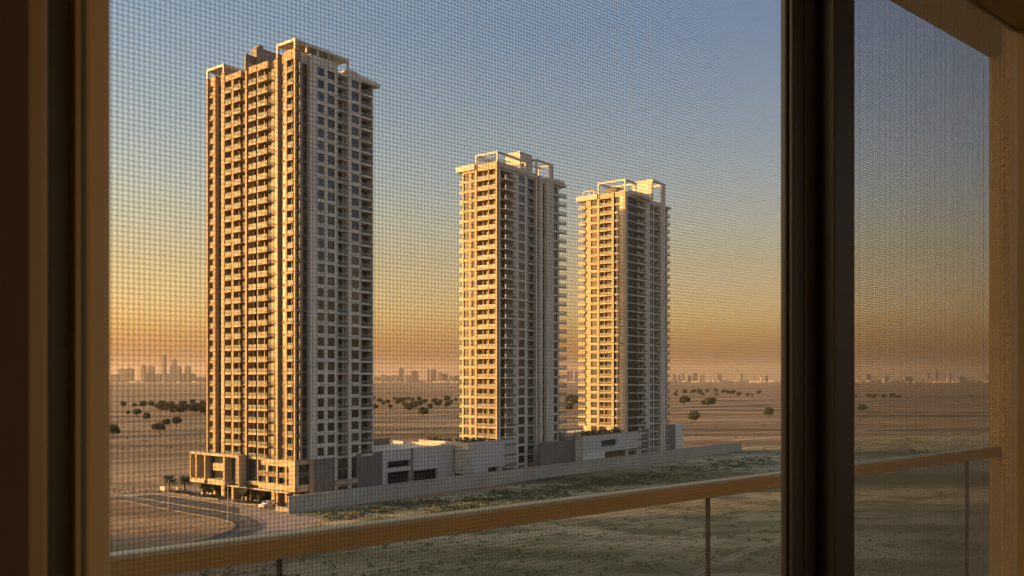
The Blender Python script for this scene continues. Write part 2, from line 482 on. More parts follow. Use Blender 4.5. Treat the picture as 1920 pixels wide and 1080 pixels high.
    def bmesh_(sl, gl, bv, si=0, gi=0, ri=None):
        fc, a, b, A, B, d0, d1, z, sd_, r = bv
        fc.box(sl, a, b, d0, min(d1, 0) - .0, z - .30, z + .10, si)
        fc.box(sl, A, B, min(d1, 0) if d1 > 0 else d1 - .18, d1 + .02 if d1 > 0 else d1 + .0, z - .42, z + .16, si) if d1 <= 0 else fc.box(sl, A, B, 0.002, d1, z - .38, z + .16, si)
        hx = z + .16
        e = d1 - .10
        fc.box(gl, A + .06, B - .06, e - .02, e + .02, hx, z + 1.12, gi)
        fc.box(sl if ri is None else sl, A + .04, B - .04, e - .04, e + .04, z + 1.12, z + 1.18, si if ri is None else ri)
        if d1 > .2:
            fc.box(gl, A + .04, A + .08, 0, e - .03, hx, z + 1.12, gi)
            fc.box(gl, B - .08, B - .04, 0, e - .03, hx, z + 1.12, gi)
        return
    for bv in bals[:100]:
        sl = MB(); gl = MB(); bmesh_(sl, gl, bv)
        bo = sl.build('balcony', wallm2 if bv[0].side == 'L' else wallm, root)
        gl.build('balustrade', M['balglass'], bo)
    rest = MB()
    for bv in bals[100:]: bmesh_(rest, rest, bv, 2 if bv[0].side == 'L' else 0, 1, 2 if bv[0].side == 'L' else 0)
    if rest.v: tag(rest.build('balcony', [wallm, M['balglass'], wallm2], root), kind='stuff')
    return top

def c1(x): return 360 + x / 4.5
# ---- tower one (tallest)
S1 = Site(553.3, 222.8)
t1 = empty('residential_tower', S1.loc(), PHI)
tag(t1, 'tallest and nearest residential tower, sunlit balconies at left, podium beside the road bend', 'apartment tower')
L = lambda x: S1.tl(c1(x)); Rr = lambda x: S1.tr(c1(x))
fh = 3.3; z0 = 12.3; N = 32; TOP1 = z0 + N * fh
PT = 120.3
W1 = L(127); D1 = Rr(1530)
print('T1', W1, D1, TOP1)
cols = [
 ('L', 0, L(857), 'pier', dict(dp=.5, top=PT)),
 ('L', L(857), L(800), 'balc', dict(g='dull', p=.25, pb=L(808), w0=.1, w1=.9, top=PT, ret=0)),
 ('L', L(800), L(785), 'pier', dict(top=PT)),
 ('L', L(785), L(740), 'glass', dict(d=-.7, g='gold', n=2, top=PT)),
 ('L', L(740), L(726), 'strip', dict(d=-.9, top=TOP1)),
 ('L', L(726), L(713), 'pier', dict(d=.15, top=PT)),
 ('L', L(713), L(664), 'glass', dict(d=-1.1, g='gold', n=3, top=119.6)),
 ('L', L(664), L(637), 'pier', dict(d=-1.3, top=119.4)),
 ('L', L(637), L(553), 'balc', dict(g='dull', p=.2, d=0, w0=.04, w1=.62, top=119.4)),
 ('L', L(553), L(545), 'pier', dict(d=-.15, top=119.4)),
 ('L', L(545), L(480), 'balc', dict(g='dull', p=.2, r=2.6, w0=.02, w1=.9, ret=0, top=119.4)),
 ('L', L(480), L(456), 'strip', dict(d=-1.6, top=119.4)),
 ('L', L(456), L(443), 'pier', dict(d=-.2, top=121.5)),
 ('L', L(443), L(410), 'shaft', dict(d=0, top=121.5)),
 ('L', L(410), L(347), 'balc', dict(g='dull', p=.12, w0=.03, w1=.66, top=119.3)),
 ('L', L(347), L(331), 'pier', dict(d=-.1, top=119.3)),
 ('L', L(331), L(279), 'balc', dict(g='dull', p=.12, w0=.02, w1=.85, ret=0, top=119.3)),
 ('L', L(279), L(252), 'pier', dict(d=0.2, top=PT)),
 ('L', L(252), L(202), 'glass', dict(d=-1.0, g='gold', n=2, top=PT)),
 ('L', L(202), L(186), 'pier', dict(d=.2, top=PT)),
 ('L', L(186), L(157), 'balc', dict(g='dull', p=.3, w0=.1, w1=.9, ret=0, top=PT)),
 ('L', L(157), L(136), 'strip', dict(d=-.9, top=PT - 2.4)),
 ('L', L(136), W1, 'pier', dict(d=.2, top=PT)),
 ('R', 0.51, Rr(884), 'pier', dict(dp=.45, top=PT)),
 ('R', Rr(884), Rr(940), 'glass', dict(d=-1.9, n=2, g='green', top=PT)),
 ('R', Rr(940), Rr(998), 'glass', dict(d=-1.3, n=2, top=PT)),
 ('R', Rr(998), Rr(1060), 'pier', dict(top=PT)),
 ('R', Rr(1060), Rr(1115), 'win', dict(top=PT)),
 ('R', Rr(1115), Rr(1145), 'pier', dict(d=-.06, top=PT)),
 ('R', Rr(1145), Rr(1204), 'win', dict(top=PT)),
 ('R', Rr(1204), Rr(1228), 'pier', dict(top=PT, d=.1)),
 ('R', Rr(1228), Rr(1317), 'balc', dict(p=.0, w0=.1, w1=.8, top=TOP1 + .4)),
 ('R', Rr(1317), Rr(1344), 'pier', dict(d=.1, top=119.6)),
 ('R', Rr(1344), Rr(1409), 'win', dict(top=119.6)),
 ('R', Rr(1409), Rr(1428), 'pier', dict(top=119.6)),
 ('R', Rr(1428), Rr(1519), 'balc', dict(p=.4, w0=.1, w1=.9, ret=0, top=117.6)),
 ('R', Rr(1519), D1, 'pier', dict(top=117.6)),
]
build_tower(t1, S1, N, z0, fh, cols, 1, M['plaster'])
cb = MB()
print('RR', Rr(884), L(857), L(800)); cb.box(1.95, 2.6, .46, 2.6, 4.6, TOP1 + .6); cb.box(2.6, 25, 2.6, 20, 4.6, TOP1 + .6); cb.box(2.6, 22, 20, W1 - .1, 4.6, TOP1 + .6)
cb.box(25, D1 - .05, .7 + 1.9, 18, 4.6, TOP1 + .6)
cb.build('core_wall', M['tan'], t1)
# roof structures of tower one
rf = MB()
def frame_open(mb, x0, x1, y0, y1, zb, zt, th=.5, beam=.7):
    """open roof frame: posts on the corners and a beam ring"""
    mb.box(x0, x1, y0, y0 + th, zt - beam, zt); mb.box(x0, x1, y1 - th, y1, zt - beam, zt)
    mb.box(x0, x0 + th, y0 + th, y1 - th, zt - beam, zt); mb.box(x1 - th, x1, y0 + th, y1 - th, zt - beam, zt)
    for xx in (x0, x1 - th):
        for yy in (y0, y1 - th):
            mb.box(xx, xx + th, yy, yy + th, zb, zt - beam)
yB = L(713)
frame_open(rf, 0, Rr(1325), 0, yB, PT, 122.9, .55, .75)
for xx in (3.8, 7.6, 11.4): rf.box(xx, xx + .4, .05, .5, PT, 122.15)
rf.box(.56, Rr(1325) - .56, .56, yB - .56, 122.3, 122.8); rf.box(3, Rr(1228), 3, yB - 1, PT - 1, 122.2)
rf.build('roof_frame', M['plaster'], t1); rf = MB()
frame_open(rf, -.2, 6.5, L(272), W1, PT, 122.9, .5, .7)
rf.box(.32, 5.98, L(272) + .52, W1 - .52, 122.35, 122.8)
rf.build('roof_frame', M['plaster'], t1)
rf = MB()
rf.box(Rr(1425), Rr(1565), -1.2, 9, 117.7, 118.5)
rf.box(Rr(1425), Rr(1550), -.5, -.2, 118.5, 119.3)
rf.box(2.6, D1, 2.7, W1 - .3, TOP1 + .65, TOP1 + 1.1)
rf.box(Rr(1340), Rr(1425), 1.0, 5, 119.6, 120.6)
rf.build('roof_slab', M['plaster'], t1)
rf = MB()
yc0 = S1.tl(486) ; yc1 = S1.tl(452)
rf.box(3.0, 9.5, L(470) , L(440) + 1.2, TOP1, 126.2); rf.box(3.6, 5.2, L(470) - .02, L(455), 126.2, 127.0)
rf.box(-.1, 3.0, L(455), L(443), 119, 123.5); rf.box(1.0, 3.0, L(443), L(412), 119.2, 122.6)
rf.build('lift_core', M['grey'], t1)
pp = MB()
for i in range(7):
    x = random.uniform(3, 18); y = random.uniform(yB + 1, W1 - 8); pp.tube((x, y, TOP1 + 1.1), (x, y, TOP1 + 2.6 + random.random()), .15, .15)
pp.build('roof_vent', M['steel'], t1)

# podium of tower one
def c3x(x): return 360 + x / 4.5
def zc3(y, x, yy): return S1.z(740 + y / 4.5, x, yy)
LP = lambda x: S1.tl(c3x(x)); RP = lambda x: S1.tr(c3x(x))
po = MB(); dk = MB(); sb = MB(); LF = Face('L'); RF = Face('R')
yA0 = LP(470)            # right end of protruding left block
yA1 = LP(44) * .985
d_ = 2.8
LF.box(dk, .3, yA0, -3.5, -.9, 4.6, 12.2)          # recessed window wall behind right block
LF.box(po, -.35, LP(590), -.9, .35, 10.6, 12.3)
LF.box(po, -.35, yA0, -.9, .35, 4.3, 5.9)
LF.box(po, -.35, LP(831), -.9, .35, 5.9, 10.6)
LF.box(sb, LP(725), LP(712), -.9, .05, 7.6, 8.9); LF.box(po, LP(725), LP(712), -.9, .0, 5.9, 7.6); LF.box(po, LP(725), LP(712), -.9, .0, 8.9, 10.6)
LF.box(sb, LP(640), LP(622), -.9, .05, 7.6, 8.9); LF.box(po, LP(640), LP(622), -.9, .0, 5.9, 7.6); LF.box(po, LP(640), LP(622), -.9, .0, 8.9, 10.6)
LF.box(sb, LP(831), LP(560), -.9, -.1, 7.6, 8.9)
# left block with frames
x1 = yA0; x2 = yA1
LF.box(dk, x1, x2, -3.5, .6, 4.6, 12.6)
LF.box(po, x1, LP(110), .6, d_, 12.2, 12.9)
LF.box(po, x1, x1 + .5, .6, d_, 4.2, 12.2)
LF.box(po, LP(350), LP(335), .6, d_, 4.2, 12.2)
LF.box(po, LP(185), LP(175), .6, d_, 5.0, 12.2)
LF.box(po, LP(345), LP(205), .6, d_, 4.2, 5.6)
LF.box(po, LP(335), LP(225), .6, 1.8, 8.0, 10.0)
LF.box(po, LP(112), LP(100), .6, d_, 5.6, 12.8)
LF.box(po, x2 - .45, x2, -2.5, d_, 4.6, 12.8)
LF.box(po, LP(100), x2 - .45, .6, d_, 12.2, 12.8); LF.box(po, LP(175), x2, .6, d_, 4.2, 5.4)
LF.box(po, LP(112), x2 - .45, .6, 1.0, 8.1, 8.7)
# underside slab and ground floor
po.box(-2.0, 26, .2, x2 - 1, 4.0, 4.35)
dk.box(4.5, 26, 3.0, x2 - 2, 0, 4.0)
for y in [0.2, 8.5, 16, 24, 32]: dk.box(1.6, 2.3, y + .3, y + 1, 0, 4.0)  # columns share the recess dark; overhang shade is put into that colour
# right-hand podium face
RF.box(po, -.0, RP(988), -.9, .35, 4.3, 5.9)
RF.box(dk, .3, RP(1000), -3.0, -.25, 5.9, 12.2)
RF.box(po, RP(985), RP(1015), -2, .6, .2, 12.4)
RF.box(po, 0.35, RP(985), -.9, .1, 11.2, 12.3)
RF.box(dk, RP(1015), RP(1600), -2.5, -.4, 0, 12.2)
RF.box(po, RP(1200), RP(1390), -.4, .6, 4.6, 6.0)
po.build('podium', mat('podium_render', (.40, .33, .23), .85, .1, .3, streak=.25), t1); dk.build('podium_recess', M['dark'], t1)
sb.build('podium_spandrel', M['brown'], t1)
pn = MB()
RF.box(pn, RP(1015), RP(1202), -.4, .25, 1.0, 12.3)
for k in range(11):
    RF.box(pn, RP(1015) + .1, RP(1202) - .1, .25, .30, 1.3 + k, 1.38 + k)
pn.build('podium_panel', M['grey'], t1)
pn = MB(); RF.box(pn, RP(1388), RP(1598), -.4, .25, 1.0, 12.6)
for k in range(11): RF.box(pn, RP(1388) + .1, RP(1598) - .1, .25, .30, 1.3 + k, 1.38 + k)
pn.build('podium_panel', M['grey'], t1)
rd = MB()
for a in (735, 770, 800): LF.box(rd, LP(a) , LP(a) + .5, -2.4, -2.0, 0, 4.0)
LF.box(rd, LP(810), LP(735), -2.6, -2.45, 0, 2.6)
rd.build('entrance_cladding', M['red'], t1)
def pwin(fc, a, b, d, zz0, zz1, n, parent, m=None):
    fr = MB(); gl = MB()
    fc.box(fr, a, b, d - .1, d + .05, zz0, zz0 + .1); fc.box(fr, a, b, d - .1, d + .05, zz1 - .1, zz1)
    for i in range(n + 1):
        t = a + (b - a) * i / n; fc.box(fr, t - .05, t + .05, d - .1, d + .05, zz0 + .1, zz1 - .1)
    fc.box(gl, a, b, d - .06, d - .01, zz0 + .1, zz1 - .1)
    o = fr.build('window', M['frame'], parent); gl.build('pane', m or M['glass'], o)
for za, zb in ((5.9, 7.6), (8.9, 10.6)):
    pwin(LF, LP(828), LP(728), -.85 + .1, za, zb, 3, t1)
    pwin(LF, LP(710), LP(642), -.75, za, zb, 2, t1)
    pwin(LF, LP(620), LP(560), -.75, za, zb, 2, t1)
for za, zb in ((5.7, 8.0), (10.0, 12.1)): pwin(LF, LP(333), LP(188), .75, za, zb, 4, t1)
for za, zb in ((5.5, 8.1), (8.7, 12.1)): pwin(LF, LP(98), x2 - .5, .75, za, zb, 2, t1)
for za, zb in ((6.1, 8.0), (9.2, 11.1)): pwin(RF, RP(888), RP(985), -.15, za, zb, 3, t1)
for za, zb in ((6.0, 8.7), (9.2, 12.0)): pwin(RF, RP(1206), RP(1382), -.30, za, zb, 3, t1)

# ---- parking annex beside tower one
def c4(x, y): return 700 + x / 4.908, 780 + y / 4.908
ANX = empty('parking_building', S1.loc(), PHI)
tag(ANX, 'low pale parking block with black openings, adjoining the right of the tallest tower', 'parking building')
RA = lambda x: S1.tr(700 + x / 4.908)
a0 = RP(1600); a1 = RA(727)
zt = S1.z(780 + 365 / 4.908, a0, 0)
print('annex', a0, a1, zt)
an = MB()
ZA = 12.9
def wall_open(mb, fc, a, b, z0_, z1_, d0, d1, holes):
    """wall with rectangular holes (t0,t1,za,zb), split in columns"""
    ts = sorted({a, b} | {h[0] for h in holes} | {h[1] for h in holes})
    for p, q in zip(ts, ts[1:]):
        hs = sorted([(h[2], h[3]) for h in holes if h[0] <= p + 1e-6 and h[1] >= q - 1e-6])
        z = z0_
        for za, zb in hs:
            if za > z: fc.box(mb, p, q, d0, d1, z, za)
            z = zb
        if z < z1_: fc.box(mb, p, q, d0, d1, z, z1_)
za_ = lambda y, x: S1.z(780 + y / 4.908, RA(x), 0)
holes = [(RA(125), RA(335), za_(482, 125), za_(422, 125)), (RA(125), RA(335), 0.3, za_(522, 125)), (RA(362), RA(583), .3, za_(506, 362))]
wall_open(an, RF, a0, a1, 0, ZA, -.6, .3, holes)
an.box(a1 - .5, a1, .6, 26, 0, ZA)
an.build('wall', M['tile'], ANX)
vv = MB(); vv.box(a0, a1 - .5, 3.0, 3.3, 0, ZA - .6); vv.build('opening', M['void'], ANX)  # near-black back wall, the unlit interior's darkness put into its colour
rr = MB(); rr.box(a0 + .1, a1 - .5, .6, 38, ZA - 1.3, ZA - .9); rr.build('roof', M['roofgrey'], ANX)
pr = MB(); pr.box(a0, a1, 38, 38.4, 8, ZA + .4); pr.box(a0 - 6, a0, 15, 15.3, ZA - .9, ZA + 1); pr.build('parapet', M['plaster2'], ANX)
gv = MB(); RF.box(gv, RA(340), RA(360), .3, .33, 0, ZA - .02); gv.build('groove_panel', M['grey'], ANX)
pn = MB(); pn.box(a0 + 8, a0 + 8.3, 12, 22, ZA - .9, ZA + .9); pn.box(a0 + 3, a1 - 4, 24, 24.3, ZA - .9, ZA + 1.2); pn.build('roof_screen', M['grey'], ANX)

# ---- tower two
def c5(x): return 840 + x / 6.75
S2 = Site(932.5, 281.0)
t2 = empty('residential_tower', S2.loc(), PHI)
tag(t2, 'middle residential tower with brightly sunlit left side, standing between the other two towers', 'apartment tower')
L = lambda x: S2.tl(c5(x)); Rr = lambda x: S2.tr(c5(x))
z0 = 14.4; N = 27; fh = 3.3; TOP2 = z0 + N * fh; PT = 105.5
W2 = L(180); D2 = Rr(1440)
print('T2', W2, D2, TOP2, S2.z(286, 0, 0))
cols = [
 ('L', 0, L(608), 'pier', dict(dp=.6, top=PT, d=.3)),
 ('L', L(608), L(514), 'balc', dict(g='dull', p=.15, w0=.15, w1=.75, top=PT)),
 ('L', L(514), L(507), 'pier', dict(d=-.1, top=PT)),
 ('L', L(507), L(370), 'balc', dict(g='dull', p=.15, w0=.3, w1=.62, top=PT)),
 ('L', L(370), L(348), 'pier', dict(d=.3, top=PT)),
 ('L', L(348), L(296), 'win', dict(g='dull', sill=.5, top=PT)),
 ('L', L(296), L(271), 'pier', dict(d=.02, top=PT)),
 ('L', L(271), L(197), 'win', dict(g='dull', sill=.5, top=PT)),
 ('L', L(197), W2, 'pier', dict(d=.02, top=PT)),
 ('R', 0.61, Rr(655), 'pier', dict(dp=.5, top=PT, d=.3)),
 ('R', Rr(655), Rr(672), 'strip', dict(d=-1.2, top=PT)),
 ('R', Rr(672), Rr(828), 'balc', dict(p=1.2, pa=Rr(700), w0=.15, w1=.55, top=PT)),
 ('R', Rr(828), Rr(895), 'pier', dict(top=PT)),
 ('R', Rr(895), Rr(972), 'win', dict(sill=.5, top=PT)),
 ('R', Rr(972), Rr(1010), 'pier', dict(d=-.05, top=PT)),
 ('R', Rr(1010), Rr(1106), 'balc', dict(p=-.1, r=1.0, w0=.05, w1=.95, ret=0, top=PT)),
 ('R', Rr(1106), Rr(1120), 'pier', dict(d=.3, top=PT)),
 ('R', Rr(1120), Rr(1168), 'shaft', dict(top=PT, bar=1)),
 ('R', Rr(1168), Rr(1208), 'pier', dict(d=-.3, top=PT)),
 ('R', Rr(1208), Rr(1242), 'glass', dict(d=-.8, n=1, top=PT)),
 ('R', Rr(1242), Rr(1333), 'pier', dict(d=.2, top=PT)),
 ('R', Rr(1333), Rr(1388), 'win', dict(sill=.5, top=PT)),
 ('R', Rr(1388), Rr(1402), 'pier', dict(top=PT)),
 ('R', Rr(1402), D2, 'balc', dict(p=.9, r=1.5, w0=.1, w1=.9, pb=D2 + 1.9, top=PT)),
]
build_tower(t2, S2, N, z0, fh, cols, 2, M['plaster2'], drop={'L': 0, 'R': 3})
cb = MB(); cb.box(2.0, D2 - .1, 2.0, W2 - .1, 4, TOP2 + .6); cb.box(D2 - .1, D2 + 11, 8.5, W2 - .1, 4, TOP2 + .6); cb.box(1.0, 2, 15, W2 - .1, 4, TOP2)  # unseen rear wing added so its shadow reaches the farthest tower
cb.box(2.0, D2 - .1, 1.0, 2.0, 4, 14); cb.box(1.95, 2.0, .5, 2.0, 4, TOP2)
cb.build('core_wall', M['plaster2'], t2)
rf = MB()
frame_open(rf, -.3, Rr(985), -.3, L(352), PT, 108.8, .55, .7)
rf.build('roof_frame', M['plaster2'], t2); rf = MB()
rf.box(-.8, 4.5, L(352), W2 + 2.2, 103.9, PT + .3)
rf.build('parapet', M['plaster2'], t2); rf = MB(); rf.box(Rr(640), Rr(1118), -.45, -.3, 103.9, PT - .1); rf.build('parapet', M['plaster2'], t2); rf = MB()
rf.box(Rr(1335), D2 + 1.9, -.9, 3.5, 103.9, 104.6); rf.box(Rr(1345), D2 + 1.2, -.5, -.2, 104.6, 105.9)
rf.build('canopy', M['plaster2'], t2); rf = MB()
frame_open(rf, Rr(1125), Rr(1335), .1, 6.5, PT, 111.0, .55, .8)
rf.box(Rr(1290), Rr(1335) - .02, .1, .6, PT, 110.2)
rf.build('roof_frame', M['plaster2'], t2)
rf = MB(); rf.box(Rr(985) - 1, Rr(1118), 1.8, 8, TOP2 + .6, 112.0); rf.box(Rr(985) - 1.1, Rr(1118) + .1, 1.7, 8.1, 112.0, 112.25); rf.build('lift_core', M['plaster2'], t2)
rf = MB(); rf.box(1, D2, .8, W2, TOP2 + .55, TOP2 + .9)
for i in range(5):
    yy = 2 + i * 1.7; rf.box(1.0, 10, yy, yy + .2, 107.2, 107.5)
rf.build('roof_slab', M['plaster2'], t2)
eb = MB(); eg = MB()
for k in range(N):
    z = z0 + k * fh
    eb.box(1.0, 5.0, W2, W2 + 2.0, z - .38, z + .15)
    eg.box(1.05, 1.1, W2 + .05, W2 + 1.95, z + .15, z + 1.15); eg.box(1.1, 5.0, W2 + 1.9, W2 + 1.95, z + .15, z + 1.15)
o = eb.build('end_balcony', M['plaster2'], t2); eg.build('balustrade', M['balglass'], o)
# podium two
P2 = empty('podium_building', S2.loc(), PHI)
tag(P2, 'low tiled podium with planted roof and sunlit left wall, before the middle tower', 'podium building')
sx0 = -13.8; zp = 13.6
pm = MB()
xr = S2.tr(965) 
h2 = lambda x, y: S2.z(780 + y / 4.908, S2.tr(700 + x / 4.908), 0)
gx = lambda x: S2.tr(700 + x / 4.908)
wall_open(pm, RF, sx0, xr, 0, zp, -.5, .6, [(gx(1040), gx(1160), .2, h2(1040, 474) ), (gx(1172), gx(1275), .2, h2(1172, 462))])
pm.build('wall', M['tile'], P2)
pm = MB(); LL = Face('L')
pm.box(sx0, sx0 + .6, .5, 3.2, 0, zp); pm.box(sx0, sx0 + .6, 3.2, 8, 3.5, zp)
pm.box(sx0 - .3, sx0 + .4, .5, 22, zp - 2.6, zp); pm.box(sx0, sx0 + .6, 8, 22, 0, zp - 2.6)
pm.box(sx0, 0, 21.5, 22, 0, zp); pm.build('side_wall', M['plaster2'], P2)
pm = MB(); pm.box(sx0 + .6, 3, 1, 21.5, zp - 1.2, zp - .6); pm.build('roof', M['roofgrey'], P2)
pm = MB(); pm.box(sx0 + .8, xr, 2.2, 2.4, 0, zp - 1.3); pm.box(sx0 + 1.2, sx0 + 1.3, 3, 8, 0, 4); pm.build('gate_panel', M['grey'], P2)

# ---- tower three
def c6(x): return 1070 + x / 6.752
S3 = Site(1172.8, 334.2)
t3 = empty('residential_tower', S3.loc(), PHI)
tag(t3, 'farthest, smallest-looking residential tower, rightmost, its sunlit side partly in shade', 'apartment tower')
L = lambda x: S3.tl(c6(x)); Rr = lambda x: S3.tr(c6(x))
z0 = 15.2; N = 28; fh = 3.234; TOP3 = z0 + N * fh; PT = 107.4
W3 = L(145); D3 = Rr(1240)
print('T3', W3, D3, TOP3, S3.z(338.5, 0, 0))
cols = [
 ('L', 0, L(662), 'pier', dict(top=PT, d=.3)),
 ('L', L(662), L(550), 'win', dict(g='dull', sill=.45, top=PT)),
 ('L', L(550), L(524), 'pier', dict(d=.45, top=PT)),
 ('L', L(524), L(364), 'balc', dict(g='dull', p=.15, w0=.25, w1=.70, top=PT)),
 ('L', L(364), L(340), 'pier', dict(d=.3, top=PT)),
 ('L', L(340), L(258), 'win', dict(g='dull', sill=.6, top=PT)),
 ('L', L(258), L(197), 'pier', dict(d=.05, top=PT)),
 ('L', L(197), W3, 'balc', dict(g='dull', p=.6, r=1.0, pb=W3 + 1.5, w0=.05, w1=.95, ret=0, top=PT)),
 ('R', 0.0, Rr(713), 'pier', dict(top=PT - 1, d=0.25)),
 ('R', Rr(713), Rr(830), 'glass', dict(d=.35, g='dark', n=3, sp=(.2, .2), top=PT - 1)),
 ('R', Rr(830), Rr(938), 'balc', dict(p=1.1, pa=Rr(822), r=1.2, w0=.1, w1=.9, ret=0, top=PT - 1)),
 ('R', Rr(938), Rr(1005), 'pier', dict(top=PT)),
 ('R', Rr(1005), Rr(1024), 'win', dict(sill=.45, top=PT)),
 ('R', Rr(1024), Rr(1028), 'pier', dict(top=PT)),
 ('R', Rr(1028), Rr(1050), 'win', dict(sill=.45, top=PT)),
 ('R', Rr(1050), Rr(1060), 'pier', dict(top=PT)),
 ('R', Rr(1060), Rr(1114), 'balc', dict(p=.4, r=1.2, w0=.05, w1=.9, ret=0, top=PT)),
 ('R', Rr(1114), Rr(1172), 'pier', dict(d=1.0, top=PT)),
 ('R', Rr(1172), Rr(1212), 'win', dict(sill=.45, top=PT - 1.2)),
 ('R', Rr(1212), Rr(1226), 'pier', dict(top=PT - 1.2)),
 ('R', Rr(1226), D3, 'balc', dict(p=.7, r=1.2, w0=.05, w1=.95, ret=0, top=PT - 1.2)),
]
build_tower(t3, S3, N, z0, fh, cols, 4, M['plaster2'], drop={'L': 0, 'R': 3})
cb = MB(); cb.box(2.0, D3 - .1, 2.0, W3 - .1, 4, TOP3 + .6); cb.box(2.0, D3 - .1, 1.25, 2.0, 4, TOP3); cb.box(1.1, 2.0, W3 - 5, W3 - .1, 4, TOP3); cb.build('core_wall', M['plaster2'], t3)
rf = MB()
frame_open(rf, -.3, 9, -.1, L(345), PT, 112.1, .6, .75)
rf.box(-.8, 4.5, L(345), W3 + 2.4, 105.6, PT + .2)
for yy in (L(300), L(240), L(160)): rf.box(0, .4, yy, yy + .4, PT + .2, 109.6)
rf.box(0, .4, L(300), L(150), 109.2, 109.6)
xa = Rr(1010); xb = Rr(1172)
zf = S3.z(336, xa, 0)
print('T3 frame', zf)
rf.build('roof_frame', M['plaster2'], t3); rf = MB()
frame_open(rf, xa, xb, -1.0, 9, PT, zf, .7, 1.0)
rf.box(xa, xa + .7, -1.0, 9, PT, zf - 1.02)
rf.box(xb - 3.4, xb - .72, -1.0, -.4, PT, zf - 1.02)
rf.build('roof_frame', M['plaster2'], t3); rf = MB()
rf.prism([(Rr(713), -.25), (Rr(850), -2.2), (Rr(940), -1.6), (Rr(1000), -.3), (Rr(1000), 3), (0.3, 3)], PT - 1.0, PT + .6)
rf.box(Rr(1172), D3 + .6, -.9, 3, PT - 1.4, PT - .6)
rf.build('canopy', M['plaster2'], t3)
rf = MB(); rf.box(6, 13, 7, 13, TOP3 + .5, 110.8); rf.build('lift_core', M['grey'], t3)
rf = MB(); rf.box(1, D3, .8, W3, TOP3 + .55, TOP3 + .9); rf.build('roof_slab', M['plaster2'], t3)
# podium three
P3 = empty('podium_building', S3.loc(), PHI)
tag(P3, 'low beige podium with one dark window and planted roof, before the farthest tower', 'podium building')
def g7(x): return S3.tr(1040 + x / 6.0)
def h7(x, y, d=0): return S3.z(700 + y / 6.0, g7(x), 0)
RP3 = Face('R')
pm = MB()
xp0 = g7(295); xp1 = g7(932)
wall_open(pm, RP3, xp0, xp1, 0, h7(900, 652), -.3, .8, [(g7(505), g7(678), h7(505, 828), h7(505, 755)), (g7(545), g7(905), .2, h7(545, 885))])
pm.build('wall', M['tile'], P3)
pm = MB(); pm.box(xp0 + .5, xp1, 1.2, 1.5, 0, 12); pm.build('opening', M['brown'], P3)
pm = MB(); RP3.box(pm, g7(505), g7(678), -.3, -.2, h7(505, 828), h7(505, 755)); pm.build('window', M['glass'], P3)
pm = MB(); RP3.box(pm, xp0, g7(540), .8, .95, 0, h7(295, 905)); RP3.box(pm, g7(935), g7(948), .3, .9, 0, 14.2); pm.build('white_panel', M['white'], P3)
pm = MB(); RP3.box(pm, xp1, g7(1048), -.4, .4, 0, 13.4); pm.build('grey_wall', M['grey'], P3)
pm = MB(); RP3.box(pm, g7(1250), g7(1356), -1, 0, 0, h7(1250, 585))
pm.build('grey_wall', M['grey'], P3); pm = MB(); RP3.box(pm, xp0 - 22, xp0, -3, -2.4, 0, 11.8); pm.build('grey_wall', M['grey'], P3)
pm = MB(); RP3.box(pm, g7(1356), g7(1436), -1, .2, 0, h7(1356, 572)); pm.build('end_wall', M['white'], P3)
pm = MB(); pm.box(xp0, xp1 + 4, .3, 24, 11.9, 12.6); pm.box(xp0, xp0 + .5, .3, 24, 0, 14.0); pm.box(xp0 - 22, xp0, 24, 24.5, 0, 14.0); pm.build('roof', M['plaster2'], P3)

# ---- boundary wall
wang = radians(48.6)
wx, wy = G(541, 963.5)
bw = empty('boundary_wall', (wx, wy, 0), wang)
tag(bw, 'long grey rendered boundary wall running past the three towers along the scrub land', 'wall')
WL = 247
b = MB(); b.box(0, WL, 0, .3, 0, 4.25); b.build('wall_panel', M['conc'], bw)
b = MB(); b.box(-.05, WL, -.06, .36, 4.25, 4.37); b.build('coping', M['conc'], bw)

# ------------------------------------------------------------------ foliage
def leaf_cloud(rnd, lobes, n, size, flat=.75):
    b = MB()
    tot = sum(l[3] ** 2 for l in lobes)
    for lx, ly, lz, lr in lobes:
        for _ in range(int(n * lr * lr / tot)):
            while 1:
                v = Vector((rnd.gauss(0, 1), rnd.gauss(0, 1), rnd.gauss(0, 1)))
                if v.length > .1: break
            v.normalize(); r = lr * (rnd.random() ** .4) * rnd.uniform(.8, 1.12)
            p = Vector((lx + v.x * r, ly + v.y * r, lz + v.z * r * flat))
            s = size * rnd.uniform(.5, 1.3)
            a = Vector((rnd.gauss(0, 1), rnd.gauss(0, 1), rnd.gauss(0, .6))).normalized()
            c = a.cross(Vector((rnd.gauss(0, 1), rnd.gauss(0, 1), rnd.gauss(0, 1)))).normalized()
            b.poly([p - a * s, p + c * s * .55, p + a * s, p - c * s * .55])
    return b
TREES = []
for k in range(5):
    rnd = random.Random(50 + k)
    lobes = [(0, 0, .62, .36)]
    for i in range(7):
        an_ = 2 * pi * i / 7 + rnd.uniform(-.3, .3); rr_ = rnd.uniform(.12, .32)
        lobes.append((cos(an_) * rr_, sin(an_) * rr_, rnd.uniform(.36, .76), rnd.uniform(.16, .25)))
    cm = leaf_cloud(rnd, lobes, 1000, .075, .95)
    tk = MB(); tk.tube((0, 0, 0), (.02, 0, .34), .035, .024)
    for l in lobes[1:6]: tk.tube((.02, 0, .30), (l[0] * .8, l[1] * .8, l[2] - .05), .018, .006, 5)
    TREES.append((tk, cm))
_meshes = {}
def mesh_of(key, mb, m, name):
    if key not in _meshes:
        me = bpy.data.meshes.new(name); me.from_pydata(mb.v, [], mb.f); me.materials.append(m); me.update(); _meshes[key] = me
    return _meshes[key]
